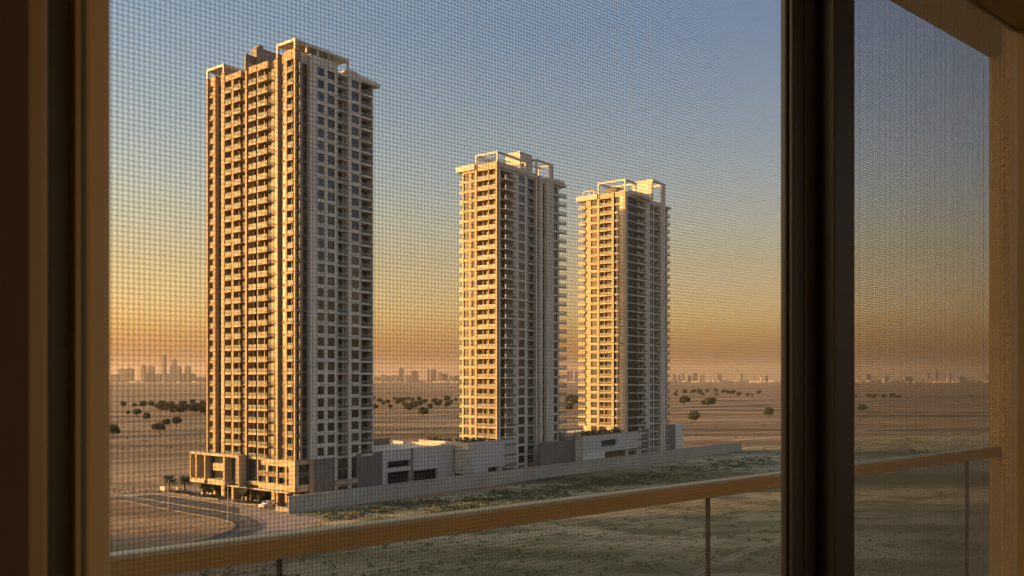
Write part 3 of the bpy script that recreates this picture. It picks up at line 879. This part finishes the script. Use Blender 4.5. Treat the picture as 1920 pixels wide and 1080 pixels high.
def place_tree(px, py, hp, wf, label, group, k):
    X, Y = G(px, py); s = max(hp * 1.2, 5.5) * Y / F
    r = empty('tree', (X, Y, 0), random.uniform(0, 6)); r.scale = (s * wf, s * wf, s)
    tag(r, label, 'tree', group)
    for nm, mb, m in (('trunk', TREES[k][0], M['trunk']), ('crown', TREES[k][1], M['leaf'])):
        o = bpy.data.objects.new(nm, mesh_of((nm, k), mb, m, nm)); col.objects.link(o); o.parent = r
ORD = ['first', 'second', 'third', 'fourth', 'fifth', 'sixth', 'seventh', 'eighth', 'ninth', 'tenth', 'eleventh', 'twelfth', 'thirteenth', 'fourteenth', 'fifteenth', 'sixteenth', 'seventeenth', 'eighteenth', 'nineteenth', 'twentieth', 'twenty-first', 'twenty-second', 'twenty-third', 'twenty-fourth', 'twenty-fifth', 'twenty-sixth', 'twenty-seventh', 'twenty-eighth']
REG = [
 ('left of tallest tower', [(231,764,10),(252,765,9),(268,765,13),(285,766,13),(303,767,14),(312,768,12),(300,773,16),(312.5,775,17),(325,777,17),(337,779,20),(350,774,16),(362,778,18),(375,776,17),(361,760,10),(380,762,11),(240,779,8),(256,782,14),(275,789,14),(299,813,18),(290,808,12),(331,801,18),(312,800,14),(213.5,820,24),(320,766,13),(342,767,14),(370,770,14),(384,778,16)]),
 ('between tallest and middle towers', [(700,752,8),(712,757,10),(727,758,8),(701.5,770,12),(731.5,768,9),(740,752,7),(751,757,11),(765,752,8),(774,753,7),(786,753,9),(767.5,774,17),(780,768,14),(787.5,764,12),(793.5,781,17),(797,758,9),(806,771,13),(814,758,11),(826,758,9),(838,754,11),(839,767,14),(855,755,8),(847,757,7),(757,753,7),(719,761,9),(745,760,9),(759,766,11),(773,762,10),(820,764,10)]),
 ('between middle and farthest towers', [(1066.7,772,15),(1071,755,14),(1076.5,762,15),(1080,753,11),(1063,756,9)]),
 ('right of farthest tower', [(1268.5,736,4.5),(1267,744,8),(1284,740,10),(1300,740,9),(1312,740,9),(1318,744,7),(1326,737,7),(1342,737,8),(1344,743,6),(1356.7,739,8),(1365,739.6,8),(1375,739.6,8),(1385,745,9),(1402,744,7),(1411,744,5),(1423,740,8),(1282.7,762,18),(1326.5,764,17),(1320,760,10),(1333.5,762,15),(1302,793,22),(1441.5,782,16)]),
 ('in right-hand window panel', [(1629,749,10),(1639,748.6,9),(1658,748.6,9),(1674,748.6,10),(1684,748.6,8),(1820.5,746,6),(1616,773.5,15),(1604.7,747,6)]),
]
kk = 0
for reg, lst in REG:
    lst = sorted(lst)
    for i, (px, py, hp) in enumerate(lst):
        size = 'tiny far-off' if hp < 8 else ('small distant' if hp < 12 else ('mid-sized bushy' if hp < 17 else 'large round-crowned'))
        place_tree(px, py, hp, random.uniform(.95, 1.25), '%s tree, %s from left on plain %s' % (size, ORD[i], reg), 'trees scattered on the desert plain', kk % 5); kk += 1

# hedges, shrubs, palms on the forecourt
def bush_mb(seed, sx, sy, sz, n, size):
    rnd = random.Random(seed); b = MB()
    for _ in range(n):
        p = Vector((rnd.uniform(-sx, sx), rnd.uniform(-sy, sy), rnd.uniform(0, sz) * rnd.uniform(.6, 1.1)))
        s = size * rnd.uniform(.6, 1.3)
        a = Vector((rnd.gauss(0, 1), rnd.gauss(0, 1), rnd.gauss(0, 1))).normalized(); c = a.cross(Vector((rnd.random(), rnd.random(), rnd.random()))).normalized()
        b.poly([p - a * s, p + c * s * .6, p + a * s, p - c * s * .6])
    return b
def hedge(x, y, sx, sy, sz, rz, label, seed):
    r = empty('hedge', (x, y, 0), rz); tag(r, label, 'hedge', 'hedges on the forecourt')
    b = bush_mb(seed, sx, sy, sz, int(900 * sx * sy / 6) + 250, .16); b.build('foliage', M['hedge'], r)
    k = MB(); k.box(-sx - .2, sx + .2, -sy - .2, sy + .2, 0, .3); k.build('planter_kerb', M['kerb'], r)
for i, (cx, cy, sx, sy, lab) in enumerate([(680, 318, 4.2, 1.3, 'long dark hedge in a kerbed island beside the sign board, leftmost on the forecourt'),
        (920, 352, 5.0, 1.4, 'long dark hedge island in front of the podium, second from the left'),
        (1280, 405, 4.6, 1.5, 'hedge under the palms before the entrance of the tallest tower'),
        (1420, 372, 3.5, 1.2, 'hedge behind the parked white car')]):
    x, y = c3(cx, cy); hedge(x, y, sx, sy, 1.0, radians(-28), lab, 90 + i)

def palm(px, py, hp, label, seed, dense=60):
    X, Y = G(px, py); h = hp * Y / F; rnd = random.Random(seed)
    r = empty('palm_tree', (X, Y, 0)); tag(r, label, 'palm tree', 'palm trees on the forecourt')
    h *= 1.2; t = MB(); z = 0; n = 8
    for i in range(n):
        t.tube((0, 0, h * .62 * i / n), (0, 0, h * .62 * (i + 1) / n), .26 + .03 * (i % 2), .22 + .03 * (i % 2), 8)
    t.build('trunk', M['trunk'], r)
    cmb = MB(); z0_ = h * .62
    for i in range(dense):
        a = 2 * pi * i / dense * 2.4 + rnd.random(); el = rnd.uniform(-.2, 1.35); ln = h * rnd.uniform(.34, .44)
        prev = None
        for k in range(9):
            s = k / 8
            rr2 = ln * (s * cos(el * (1 - .3 * s))); zz = z0_ + ln * (sin(el) * s - .55 * s * s)
            p = Vector((cos(a) * rr2, sin(a) * rr2, zz))
            if prev is not None:
                sd = Vector((-sin(a), cos(a), 0)); lw = 1.25 * (1 - abs(s - .45)) * .9
                for sg in (-1, 1):
                    q = prev + sd * sg * lw + (p - prev) * .9 - Vector((0, 0, .25 * lw))
                    cmb.poly([prev, prev + (p - prev) * .38, q])
                    m_ = prev + (p - prev) * .5
                    q = m_ + sd * sg * lw + (p - prev) * .9 - Vector((0, 0, .25 * lw))
                    cmb.poly([m_, m_ + (p - prev) * .38, q])
                cmb.poly([prev - sd * .03, p - sd * .02, p + sd * .02, prev + sd * .03])
            prev = p
    cmb.build('crown', M['leafpalm'], r)
def pc(x, y): return 200 + x / 4.8, 860 + y / 4.8
for i, (x, y, hp, lab) in enumerate([(560, 305, 34, 'free-standing palm at the left end of the forecourt, behind a lamp'),
        (702, 305, 34, 'bushy palm rising from the leftmost hedge island'),
        (872, 318, 32, 'palm close to the left end of the podium, leaning over the second hedge'),
        (945, 335, 29, 'shorter palm just right of the one at the podium corner'),
        (1165, 345, 25, 'palm in the shade under the podium overhang, left of the small lamp'),
        (1232, 375, 32, 'palm in front of the tower entrance with a wide dark crown'),
        (1300, 400, 38, 'palm nearest to the parked white car')]):
    px, py = pc(x, y); palm(px, py, hp, lab, 200 + i)

for i, (x, y, hp, lab) in enumerate([(905, 335, 30, 'dark bushy tree before the left end of the podium, between two palms'), (1180, 352, 30, 'dark bushy tree under the podium overhang near the short lamp'),
        (1010, 345, 26, 'dark bushy tree in front of the podium, right of the second hedge'), (1095, 350, 24, 'dark bushy tree below the tall frame of the podium, beside the tall lamp'), (1265, 388, 26, 'dark bushy tree before the entrance, between the palms'),
        (1345, 392, 20, 'low dark tree beside the parked white pickup')]):
    px, py = pc(x, y); place_tree(px, py, hp, 1.0, lab, 'bushy trees on the forecourt', i % 5)
# planted podium roofs
SH = [bush_mb(300 + i, .9, .9, 1.3, 160, .17) for i in range(3)]
def shrub(site_, x, y, z, s, label, grp, k):
    X = site_.X + x * DR[0] + y * DL[0]; Y = site_.Y + x * DR[1] + y * DL[1]
    o = bpy.data.objects.new('shrub', mesh_of(('shrub', k), SH[k], M['hedge'], 'shrub')); col.objects.link(o)
    o.location = (X, Y, z); o.scale = (s, s, s); o.rotation_euler = (0, 0, random.uniform(0, 6)); tag(o, label, 'shrub', grp)
n = 0
for i in range(22):
    f_ = i / 21
    if f_ < .55: x = sx0 + 1.7 + random.uniform(0, 1.5); y = 20 - f_ / .55 * 18
    else: x = sx0 + 1.5 + (f_ - .55) / .45 * (xr - sx0 - 4); y = 1.8
    shrub(S2, x, y, zp - .6, random.uniform(.9, 1.5), 'low dark shrub on the planted podium roof of the middle tower', 'shrubs on the middle podium roof', i % 3)
for i in range(20):
    x = xp0 + 1 + (xp1 + 3 - xp0) * i / 19; shrub(S3, x, 1.6 + random.uniform(0, .5), 12.6, random.uniform(1.2, 1.9), 'low dark shrub on the planted podium roof of the farthest tower', 'shrubs on the far podium roof', i % 3)

# ------------------------------------------------------------------ street furniture
def lamp(px, py, hp, label, arm=2.0):
    X, Y = G(px, py); h = hp * Y / F
    r = empty('street_lamp', (X, Y, 0)); tag(r, label, 'street lamp', 'street lamps along the access road')
    b = MB(); b.tube((0, 0, .3), (0, 0, h), .11, .07, 8); b.build('pole', M['steel'], r)
    b = MB(); b.box(-.25, .25, -.25, .25, 0, .3); b.build('base', M['kerb'], r)
    b = MB(); b.tube((0, 0, h - .1), (arm * .35, arm * .2, h + .15), .05, .04, 6); b.box(arm * .3, arm * .3 + .75, arm * .2 - .15, arm * .2 + .15, h + .08, h + .22); b.build('lamp_head', M['steel'], r)
lamp(315.8, 957.5, 58, 'thin street lamp on the sand at the left, in front of the first palm')
lamp(427.5, 983, 78, 'tallest street lamp, standing inside the bend of the road')
lamp(468.8, 941, 32, 'short lamp post before the tower entrance')
def signboard(px, py, w_, h_, label):
    X, Y = G(px, py); r = empty('sign_board', (X, Y, 0), radians(-20)); tag(r, label, 'sign board', 'sign boards on the forecourt')
    b = MB(); b.box(-w_ / 2, w_ / 2, -.08, .08, .5, .5 + h_); b.build('panel', M['sign'], r)
    b = MB(); b.box(-w_ / 2 + .1, -w_ / 2 + .25, -.07, .07, 0, .5); b.box(w_ / 2 - .25, w_ / 2 - .1, -.07, .07, 0, .5); b.build('post', M['steel'], r)
signboard(*pc(502, 300), 1.7, 1.2, 'larger pale sign board standing left of the free-standing palm')
signboard(*pc(622, 298), 1.4, .9, 'smaller pale sign board between the two left palms')
signboard(*pc(856, 342), .8, .8, 'small pale square board at the left end of the second hedge')
signboard(*pc(932, 342), .9, .7, 'small pale board near the right end of the second hedge')

def car(px, py, rz, paint, label, pickup=False):
    X, Y = G(px, py); r = empty('parked_car', (X, Y, 0.02), rz); tag(r, label, 'car', 'cars parked before the tower')
    prof = [(-2.2, .35), (-2.25, .75), (-2.15, 1.0), (-1.2, 1.08), (-.55, 1.62), (1.2, 1.66), (1.95, 1.15), (2.2, 1.05), (2.25, .4)]
    if pickup: prof = [(-2.5, .45), (-2.55, .9), (-2.4, 1.1), (-1.4, 1.18), (-.8, 1.75), (.5, 1.78), (.75, 1.15), (2.5, 1.15), (2.55, .5)]
    b = MB(); n = len(prof); k = 0
    for yy in (-.85, .85): b.v += [(x, yy * (.86 if z > 1.3 else 1), z) for x, z in prof]
    b.f.append(tuple(range(n))); b.f.append(tuple(range(2 * n - 1, n - 1, -1)))
    for i in range(n): j = (i + 1) % n; b.f.append((i, n + i, n + j, j))
    b.m = [0] * len(b.f); body = b.build('body', paint, r)
    g_ = MB(); xs = (-.45, 1.05) if not pickup else (-.7, .4)
    for sg in (-1, 1): g_.poly([(xs[0] - .25, sg * .862, 1.14), (xs[1] + .3, sg * .862, 1.14), (xs[1], sg * .76, 1.57), (xs[0], sg * .76, 1.57)])
    q = prof[3], prof[4]; g_.poly([(q[0][0] + .1, -.74, q[0][1] + .09), (q[0][0] + .1, .74, q[0][1] + .09), (q[1][0] - .06, .68, q[1][1] - .03), (q[1][0] - .06, -.68, q[1][1] - .03)])
    g_.build('window', M['glass'], r)
    for wx_ in (-1.45, 1.4):
        for sg in (-1, 1):
            w_ = MB(); w_.tube((wx_, sg * .66, .34), (wx_, sg * .9, .34), .34, .34, 16); wo = w_.build('wheel', M['tyre'], r)
            w_ = MB(); w_.tube((wx_, sg * .9, .34), (wx_, sg * .92, .34), .2, .2, 12); w_.build('rim', M['steel'], wo)
    for sg in (-1, 1):
        w_ = MB(); w_.box(-2.28 - (.3 if pickup else 0), -2.2 - (.3 if pickup else 0), sg * .6 - .16, sg * .6 + .16, .68, .86); w_.build('headlight', M['bulb'], r)
car(*pc(1450, 440), radians(62), M['carwhite'], 'white pickup parked nose out before the tower entrance', True)
car(*pc(1518, 402), radians(62), M['cardark'], 'dark car parked behind the white pickup')
car(*pc(1400, 395), radians(62), M['cardark'], 'dark car half hidden by the hedge, left of the white pickup')
# low side wall near the parking
X0, Y0 = c3(1520, 470)
lw = MB(); lw.box(0, 4.5, 0, .3, 0, 1.1); o = lw.build('garden_wall', M['conc'], loc=(X0, Y0, 0), rz=radians(-20)); tag(o, 'short low wall between the parked pickup and the boundary wall', 'wall')
# stone border blocks at the far edge of the forecourt
st = MB(); rnd = random.Random(5)
for i in range(160):
    x, y = G(205 + rnd.random() * 150, 918 + rnd.random() * 7 - .03 * 0); 
    s = rnd.uniform(.15, .4); st.prism([(x + s * cos(a + rnd.random()), y + s * sin(a + rnd.random())) for a in (0, 1.5, 3.1, 4.6)], 0, s * 1.2)
tag(st.build('rubble', M['paving']), 'loose stones strewn along the far edge of the forecourt', 'stones', kind='stuff')

# ------------------------------------------------------------------ scrub on the open ground
def scrub():
    rnd = random.Random(11); b = MB()
    def tuft(x, y, s):
        for _ in range(7):
            p = Vector((x + rnd.gauss(0, s * .6), y + rnd.gauss(0, s * .6), rnd.uniform(.02, .35) * s))
            a = Vector((rnd.gauss(0, 1), rnd.gauss(0, 1), rnd.gauss(0, .5))).normalized() * s * .42
            c = Vector((rnd.gauss(0, 1), rnd.gauss(0, 1), abs(rnd.gauss(0, 1)))).normalized() * s * .28
            b.poly([p - a, p + c, p + a, p - c * .4])
    # clumps given as photo positions with spread, just where the plants stand
    cl = [(820, 943, 26, 5, 90), (850, 955, 45, 7, 90), (895, 940, 30, 4, 70), (945, 925, 22, 3, 50), (900, 955, 60, 6, 90), (1010, 925, 50, 5, 100), (1080, 915, 60, 5, 120), (1150, 905, 60, 6, 140),
          (1220, 893, 60, 7, 150), (1300, 880, 60, 7, 120), (1370, 872, 50, 8, 110), (1430, 865, 40, 8, 80), (700, 960, 40, 6, 60), (760, 948, 40, 6, 60), (640, 970, 50, 7, 50), (960, 935, 90, 9, 140), (1100, 900, 120, 6, 120), (1300, 858, 60, 3, 40)]
    for px, py, sx, sy, n in cl:
        for _ in range(n):
            x, y = G(px + rnd.gauss(0, sx * .6), py + rnd.gauss(0, sy * .6))
            if (x - wx) * -sin(wang) + (y - wy) * cos(wang) > -2: continue
            tuft(x, y, rnd.uniform(.5, 1.5))
    for _ in range(2200):
        px = rnd.uniform(300, 1600); py = 800 + 400 * rnd.random() ** .8
        x, y = G(px, py)
        if (x - wx) * -sin(wang) + (y - wy) * cos(wang) > -3 and px < 1390: continue
        if px < 640 and py < 1030: continue
        tuft(x, y, rnd.uniform(.25, 1.1) ** 1.3)
    for _ in range(900):
        px = rnd.uniform(1500, 1960); py = 840 + 300 * rnd.random(); x, y = G(px, py); tuft(x, y, rnd.uniform(.2, .9))
    return b
M['scrub'] = mat('dry_scrub', (.105, .105, .045), .95, .3, .4)
tag(scrub().build('scrub', M['scrub']), 'dry olive scrub growing in patches on the open sand below the boundary wall', 'scrub', kind='stuff')
def farscrub():
    rnd = random.Random(12); b = MB()
    for _ in range(1500):
        px = rnd.uniform(150, 1950); py = 742 + 110 * rnd.random() ** 1.3; x, y = G(px, py)
        if 380 < px < 700 and py > 840: continue
        s = rnd.uniform(.4, 1.5) 
        for _ in range(3):
            p = Vector((x + rnd.gauss(0, s), y + rnd.gauss(0, s), rnd.uniform(.1, .5) * s))
            a = Vector((rnd.gauss(0, 1), rnd.gauss(0, 1), rnd.gauss(0, .4))).normalized() * s * .8; c = Vector((rnd.gauss(0, 1), rnd.gauss(0, 1), 1)).normalized() * s * .4
            b.poly([p - a, p + c, p + a, p - c * .3])
    return b
tag(farscrub().build('desert_scrub', M['scrub']), 'sparse low bushes dotted over the far desert plain', 'scrub', kind='stuff')

# ------------------------------------------------------------------ skyline
YS = 7600.0
M['far'] = mat('far_facade', (.15, .14, .14), .8, .12, .02)
M['far2'] = mat('far_facade_dark', (.09, .085, .09), .8, .12, .02)
SK = [
 ('left of tallest tower', [(207,221,703),(221,234.5,691.7),(235,248,691),(264,271.5,686),(272,276,699),(276.3,287,687.5),(287.5,301,701.5),(303.7,310,667.5),(310.5,317.5,701),(318,322.3,687.5),(322.6,329,675),(329.4,338,688),(341,345.5,701),(346,355,687),(355.5,365,701),(367,385,707)]),
 ('between tallest and middle towers', [(701,713,707),(714,722,703),(723,731,705),(733,747,704.5),(748,756,691),(760,770,704),(771.7,783.5,696),(801,805.5,693),(807.5,818,693),(822,829.6,698.5),(830,839,701),(842,850,706),(851,862,705)]),
 ('between middle and farthest towers', [(1063.5,1068.5,695.5),(1069.5,1074,695),(1078,1083.5,697)]),
 ('right of farthest tower', [(1262,1268,701.7),(1271,1276.5,702.7),(1279.6,1283,700.6),(1289.6,1296,703),(1300,1308,700),(1312,1316,704),(1318,1321,702),(1345,1353.5,701.7),(1390,1393,701),(1413,1416,704),(1436,1440,705)]),
 ('in right-hand window panel', [(1626,1633,702),(1660,1668,705),(1700,1712,706),(1740,1744,700),(1756,1759,694),(1781,1784,700),(1800,1812,706),(1849,1854,702)]),
]
for reg, lst in SK:
    for i, (xa_, xb_, yt) in enumerate(lst):
        Yd = YS + random.uniform(-250, 250)
        X = ((xa_ + xb_) / 2 - 960) / F * Yd; wd = (xb_ - xa_) / F * Yd; hh = H + (YH - yt) * Yd / F; dp = min(wd, 38)
        r = empty('skyline_building', (X, Yd, 0), 0)
        kind = 'very tall slim' if hh > 180 else ('tall' if hh > 110 else ('mid-rise' if hh > 65 else 'low'))
        tag(r, '%s hazy building, %s from left on horizon %s' % (kind, ORD[i], reg), 'distant building', 'distant skyline buildings')
        b = MB(); n = max(1, int(hh / 12)); 
        b.box(-wd / 2, wd / 2, 0, dp, 0, hh)
        b.build('block', M['far'] if i % 2 else M['far2'], r)
        b = MB()
        for k in range(1, n): b.box(-wd / 2 - .8, wd / 2 + .8, -.8, -.02, hh * k / n - 1.2, hh * k / n + 1.2)
        if n > 1: b.build('ledge', M['far'], r)
        b = MB(); b.box(-wd * .2, wd * .15, dp * .2, dp * .7, hh, hh + min(9, hh * .07))
        if hh > 100: b.tube((-wd * .05, dp / 2, hh + 5), (-wd * .05, dp / 2, hh + 22), 1.0, .4, 6)
        b.build('roof', M['far2'], r)
b = MB(); rnd = random.Random(9)
for i in range(520):
    px = rnd.uniform(150, 1960); Yd = rnd.uniform(6200, 7400)
    if px < 700: 
        if rnd.random() < .6: continue
    X = (px - 960) / F * Yd; wd = rnd.uniform(6, 40); hh = rnd.uniform(3, 15) * (1.3 if px > 1250 else 1)
    if rnd.random() < .05: wd = 4; hh *= 3
    b.box(X - wd / 2, X + wd / 2, Yd, Yd + 12, 0, hh, 0 if rnd.random() < .5 else 1)
tag(b.build('far_town', [mat('far_town_pale', (.55, .48, .40), .8, .1, .02), M['far']]), 'pale low houses of the far town strung along the horizon', 'town', kind='stuff')

# ------------------------------------------------------------------ unseen block added left of the view to shade the scrub and our balcony
nb = empty('shade_block', (-166, 161, 0), radians(90)); tag(nb, 'long plain block added just outside the left of the view to cast shade', 'shade block')
b = MB(); b.box(-260, 0, 0, 16, 0, 74); b.build('wall', M['plaster'], nb)
b = MB()
for k in range(21):
    b.box(-258, -2, -.12, -.02, 3.6 + k * 3.3, 5.3 + k * 3.3)
b.build('window_band', M['glass'], nb)

# ------------------------------------------------------------------ our own balcony, window and screen
WA = atan2(1600.0, 1950.0)
ca, sa = cos(WA), sin(WA)
def srat(px):
    u = (px - 960) / F; return (u * ca + sa) / (-u * sa + ca)
M['balrail'] = mat('bronze_rail_paint', (.40, .35, .215), .45, .06, 3, spec=.4)
M['stucco'] = mat('rough_stucco', (.88, .55, .18), .95, .10, 6, bump=.7, bscale=120)
M['soffit'] = mat('soffit_paint', (.52, .35, .17), .9, .05, 2)
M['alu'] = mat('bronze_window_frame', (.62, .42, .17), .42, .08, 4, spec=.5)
M['alulight'] = mat('lit_bronze_frame', (.85, .62, .29), .42, .08, 4, spec=.5)  # same frame bronze, its window-lit face put into the colour
M['alumid'] = mat('mid_bronze_frame', (.075, .052, .025), .5, .08, 4)  # this and the darker frame tones carry the frame's shade as colour
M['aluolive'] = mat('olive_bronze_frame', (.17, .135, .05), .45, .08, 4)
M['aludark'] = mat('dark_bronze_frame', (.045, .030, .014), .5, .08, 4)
M['room'] = mat('room_paint', (.20, .12, .06), .9, .05, 1)
M['wire'] = mat('screen_wire', (.16, .155, .14), .6, .05, 4)

def loc_(name, label=None, cat=None, kind=None):
    return tag(empty(name, (0, 0, H), WA), label, cat, None, kind)
# room shell; unseen openings added in back and right walls to light the frame
b = MB()
b.box(-2.2, .04696, .27, .50, -1.5, 1.3); b.box(1.42, 3.2, .30, .50, -1.5, 1.3); b.box(.040, 1.42, .36, .50, .56, 1.3); b.box(.040, 1.42, .36, .50, -1.5, -.62)
b.box(-2.4, -2.2, -4, .5, -1.5, 1.3); b.box(3.2, 3.4, -.8, .5, -1.5, 1.3); b.box(3.2, 3.4, -4, -.8, -1.5, -.9); b.box(3.2, 3.4, -4, -.8, 1.1, 1.3); b.box(-2.4, 3.4, -4.2, -4, -1.5, -.9); b.box(-2.4, 3.4, -4.2, -4, 1.1, 1.3)
o = b.build('room_wall', M['room'], loc=(0, 0, H), rz=WA); tag(o, kind='structure')
b = MB(); b.box(-2.4, 3.4, -4.2, .5, -1.7, -1.5); o = b.build('room_floor', M['room'], loc=(0, 0, H), rz=WA); tag(o, kind='structure')
b = MB(); b.box(-2.4, 3.4, -4.2, .5, 1.3, 1.5); o = b.build('room_ceiling', M['room'], loc=(0, 0, H), rz=WA); tag(o, kind='structure')
# window frame (top-level thing) with jambs, stiles, head
wf = loc_('window_frame', 'bronze sliding window frame seen from inside, framing the whole view', 'window frame')
def bar(name, s0, s1, d0, d1, z0_, z1_, m, bev=.0015):
    b = MB(); b.box(s0, s1, d0, d1, z0_, z1_); o = b.build(name, m, wf)
    if bev:
        md = o.modifiers.new('edge', 'BEVEL'); md.width = bev; md.segments = 2
    return o
ZB, ZT = -.62, .56
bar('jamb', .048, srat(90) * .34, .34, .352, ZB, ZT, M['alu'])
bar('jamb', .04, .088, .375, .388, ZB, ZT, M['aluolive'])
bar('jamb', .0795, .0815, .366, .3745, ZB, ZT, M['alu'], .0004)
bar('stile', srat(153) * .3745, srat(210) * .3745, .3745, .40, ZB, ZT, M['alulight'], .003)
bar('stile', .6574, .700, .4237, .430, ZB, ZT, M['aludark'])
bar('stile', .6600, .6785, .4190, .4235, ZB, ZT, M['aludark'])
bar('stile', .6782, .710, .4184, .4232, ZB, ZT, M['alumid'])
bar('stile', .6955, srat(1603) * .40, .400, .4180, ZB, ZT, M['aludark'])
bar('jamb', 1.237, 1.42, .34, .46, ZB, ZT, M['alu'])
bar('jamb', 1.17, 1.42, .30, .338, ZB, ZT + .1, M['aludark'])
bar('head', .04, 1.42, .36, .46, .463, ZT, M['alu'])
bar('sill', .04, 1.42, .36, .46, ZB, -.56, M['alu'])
# insect screen: every wire is geometry
def screen(name, s0, s1, d, pitch, wire, label, jit=.05):
    b = MB(); h = wire / 2
    n = int((s1 - s0) / pitch); z0_, z1_ = -.56, .463
    for i in range(n + 1):
        s = s0 + (i + jit * random.uniform(-.5, .5)) * pitch; b.box(s - h, s + h, d - h, d + h, z0_, z1_)
    n = int((z1_ - z0_) / pitch)
    for i in range(n + 1):
        z = z0_ + i * pitch; b.box(s0, s1, d + h * 1.1, d + h * 3.1, z - h, z + h)
    o = b.build(name, M['wire'], loc=(0, 0, H), rz=WA); tag(o, label, 'insect screen'); return o
screen('insect_screen', srat(205) * .40, .622, .405, .0023, .00024, 'fine insect mesh stretched over the left, wide window opening')
screen('insect_screen', .70, 1.30, .45, .0026, .0005, 'fine insect mesh over the narrow right window opening', .22)
# railing
DRL = 2.09
rl = loc_('balcony_railing', 'bronze painted balcony handrail over clear glass panels, crossing the bottom of the view', 'railing')
SE = srat(1855) * 2.15
b = MB(); n = 14
prof = []
for i in range(n):
    a = 2 * pi * i / n; q = lambda v: math.copysign(abs(v) ** .6, v)
    prof.append((DRL + .035 * q(cos(a)), -.433 + .033 * q(sin(a))))
b.v = [(x, p[0], p[1]) for x in (-1.5, SE) for p in prof]
for i in range(n): j = (i + 1) % n; b.f.append((i, j, n + j, n + i)); b.m.append(0)
b.f.append(tuple(range(n))); b.m.append(0); b.f.append(tuple(range(2 * n - 1, n - 1, -1))); b.m.append(0)
b.build('handrail', M['balrail'], rl, smooth=False)
posts = [srat(523) * DRL, srat(1327) * DRL, srat(1813) * DRL]
for p in [posts[0] - 1.8] + posts:
    b = MB(); b.box(p - .005, p + .005, DRL - .008, DRL + .008, -1.45, -.46); b.build('post', M['aludark'], rl)
ed = [-1.5] + posts + [SE]
for a, c in zip(ed, ed[1:]):
    b = MB(); b.box(a + .012, c - .012, DRL - .006, DRL + .006, -1.42, -.468); b.build('glass_panel', M['panelglass'], rl)
b = MB(); b.box(-1.6, SE, .5, 2.2, -1.75, -1.5); o = b.build('balcony_floor', M['soffit'], loc=(0, 0, H), rz=WA); tag(o, 'concrete slab of our balcony below the railing', 'balcony')
b = MB(); b.box(-1.6, SE + .6, .5, 2.15, 1.934, 2.3); o = b.build('balcony_soffit', M['soffit'], loc=(0, 0, H), rz=WA); tag(o, 'brown underside of the balcony above, crossing the top right corner', 'soffit')
b = MB(); b.box(SE, SE + .6, .5, 2.15, -1.75, 1.93); o = b.build('balcony_side_wall', M['stucco'], loc=(0, 0, H), rz=WA); tag(o, 'golden rough stucco wall closing the right end of the balcony', 'wall')
b = MB(); b.box(-6, .0, .501, .55, -1.75, 3.0); b.box(1.45, SE, .501, .55, -1.5, 1.93); o = b.build('facade_wall', M['stucco'], loc=(0, 0, H), rz=WA); tag(o, 'stucco outer wall around our window', 'wall')

# ------------------------------------------------------------------ haze
HAZE = True
if HAZE:
    b = MB(); b.box(-29000, 29000, -29000, 29000, -1, 420)
    m = bpy.data.materials.new('haze_air'); m.use_nodes = True; t = m.node_tree; t.nodes.clear()
    o_ = t.nodes.new('ShaderNodeOutputMaterial'); v = t.nodes.new('ShaderNodeVolumePrincipled')
    v.inputs['Color'].default_value = (.95, .82, .68, 1); v.inputs['Density'].default_value = 3.3e-5; v.inputs['Anisotropy'].default_value = .2
    t.links.new(v.outputs[0], o_.inputs['Volume'])
    o = b.build('haze', m); tag(o, 'thin evening haze over the plain', 'haze', kind='stuff')
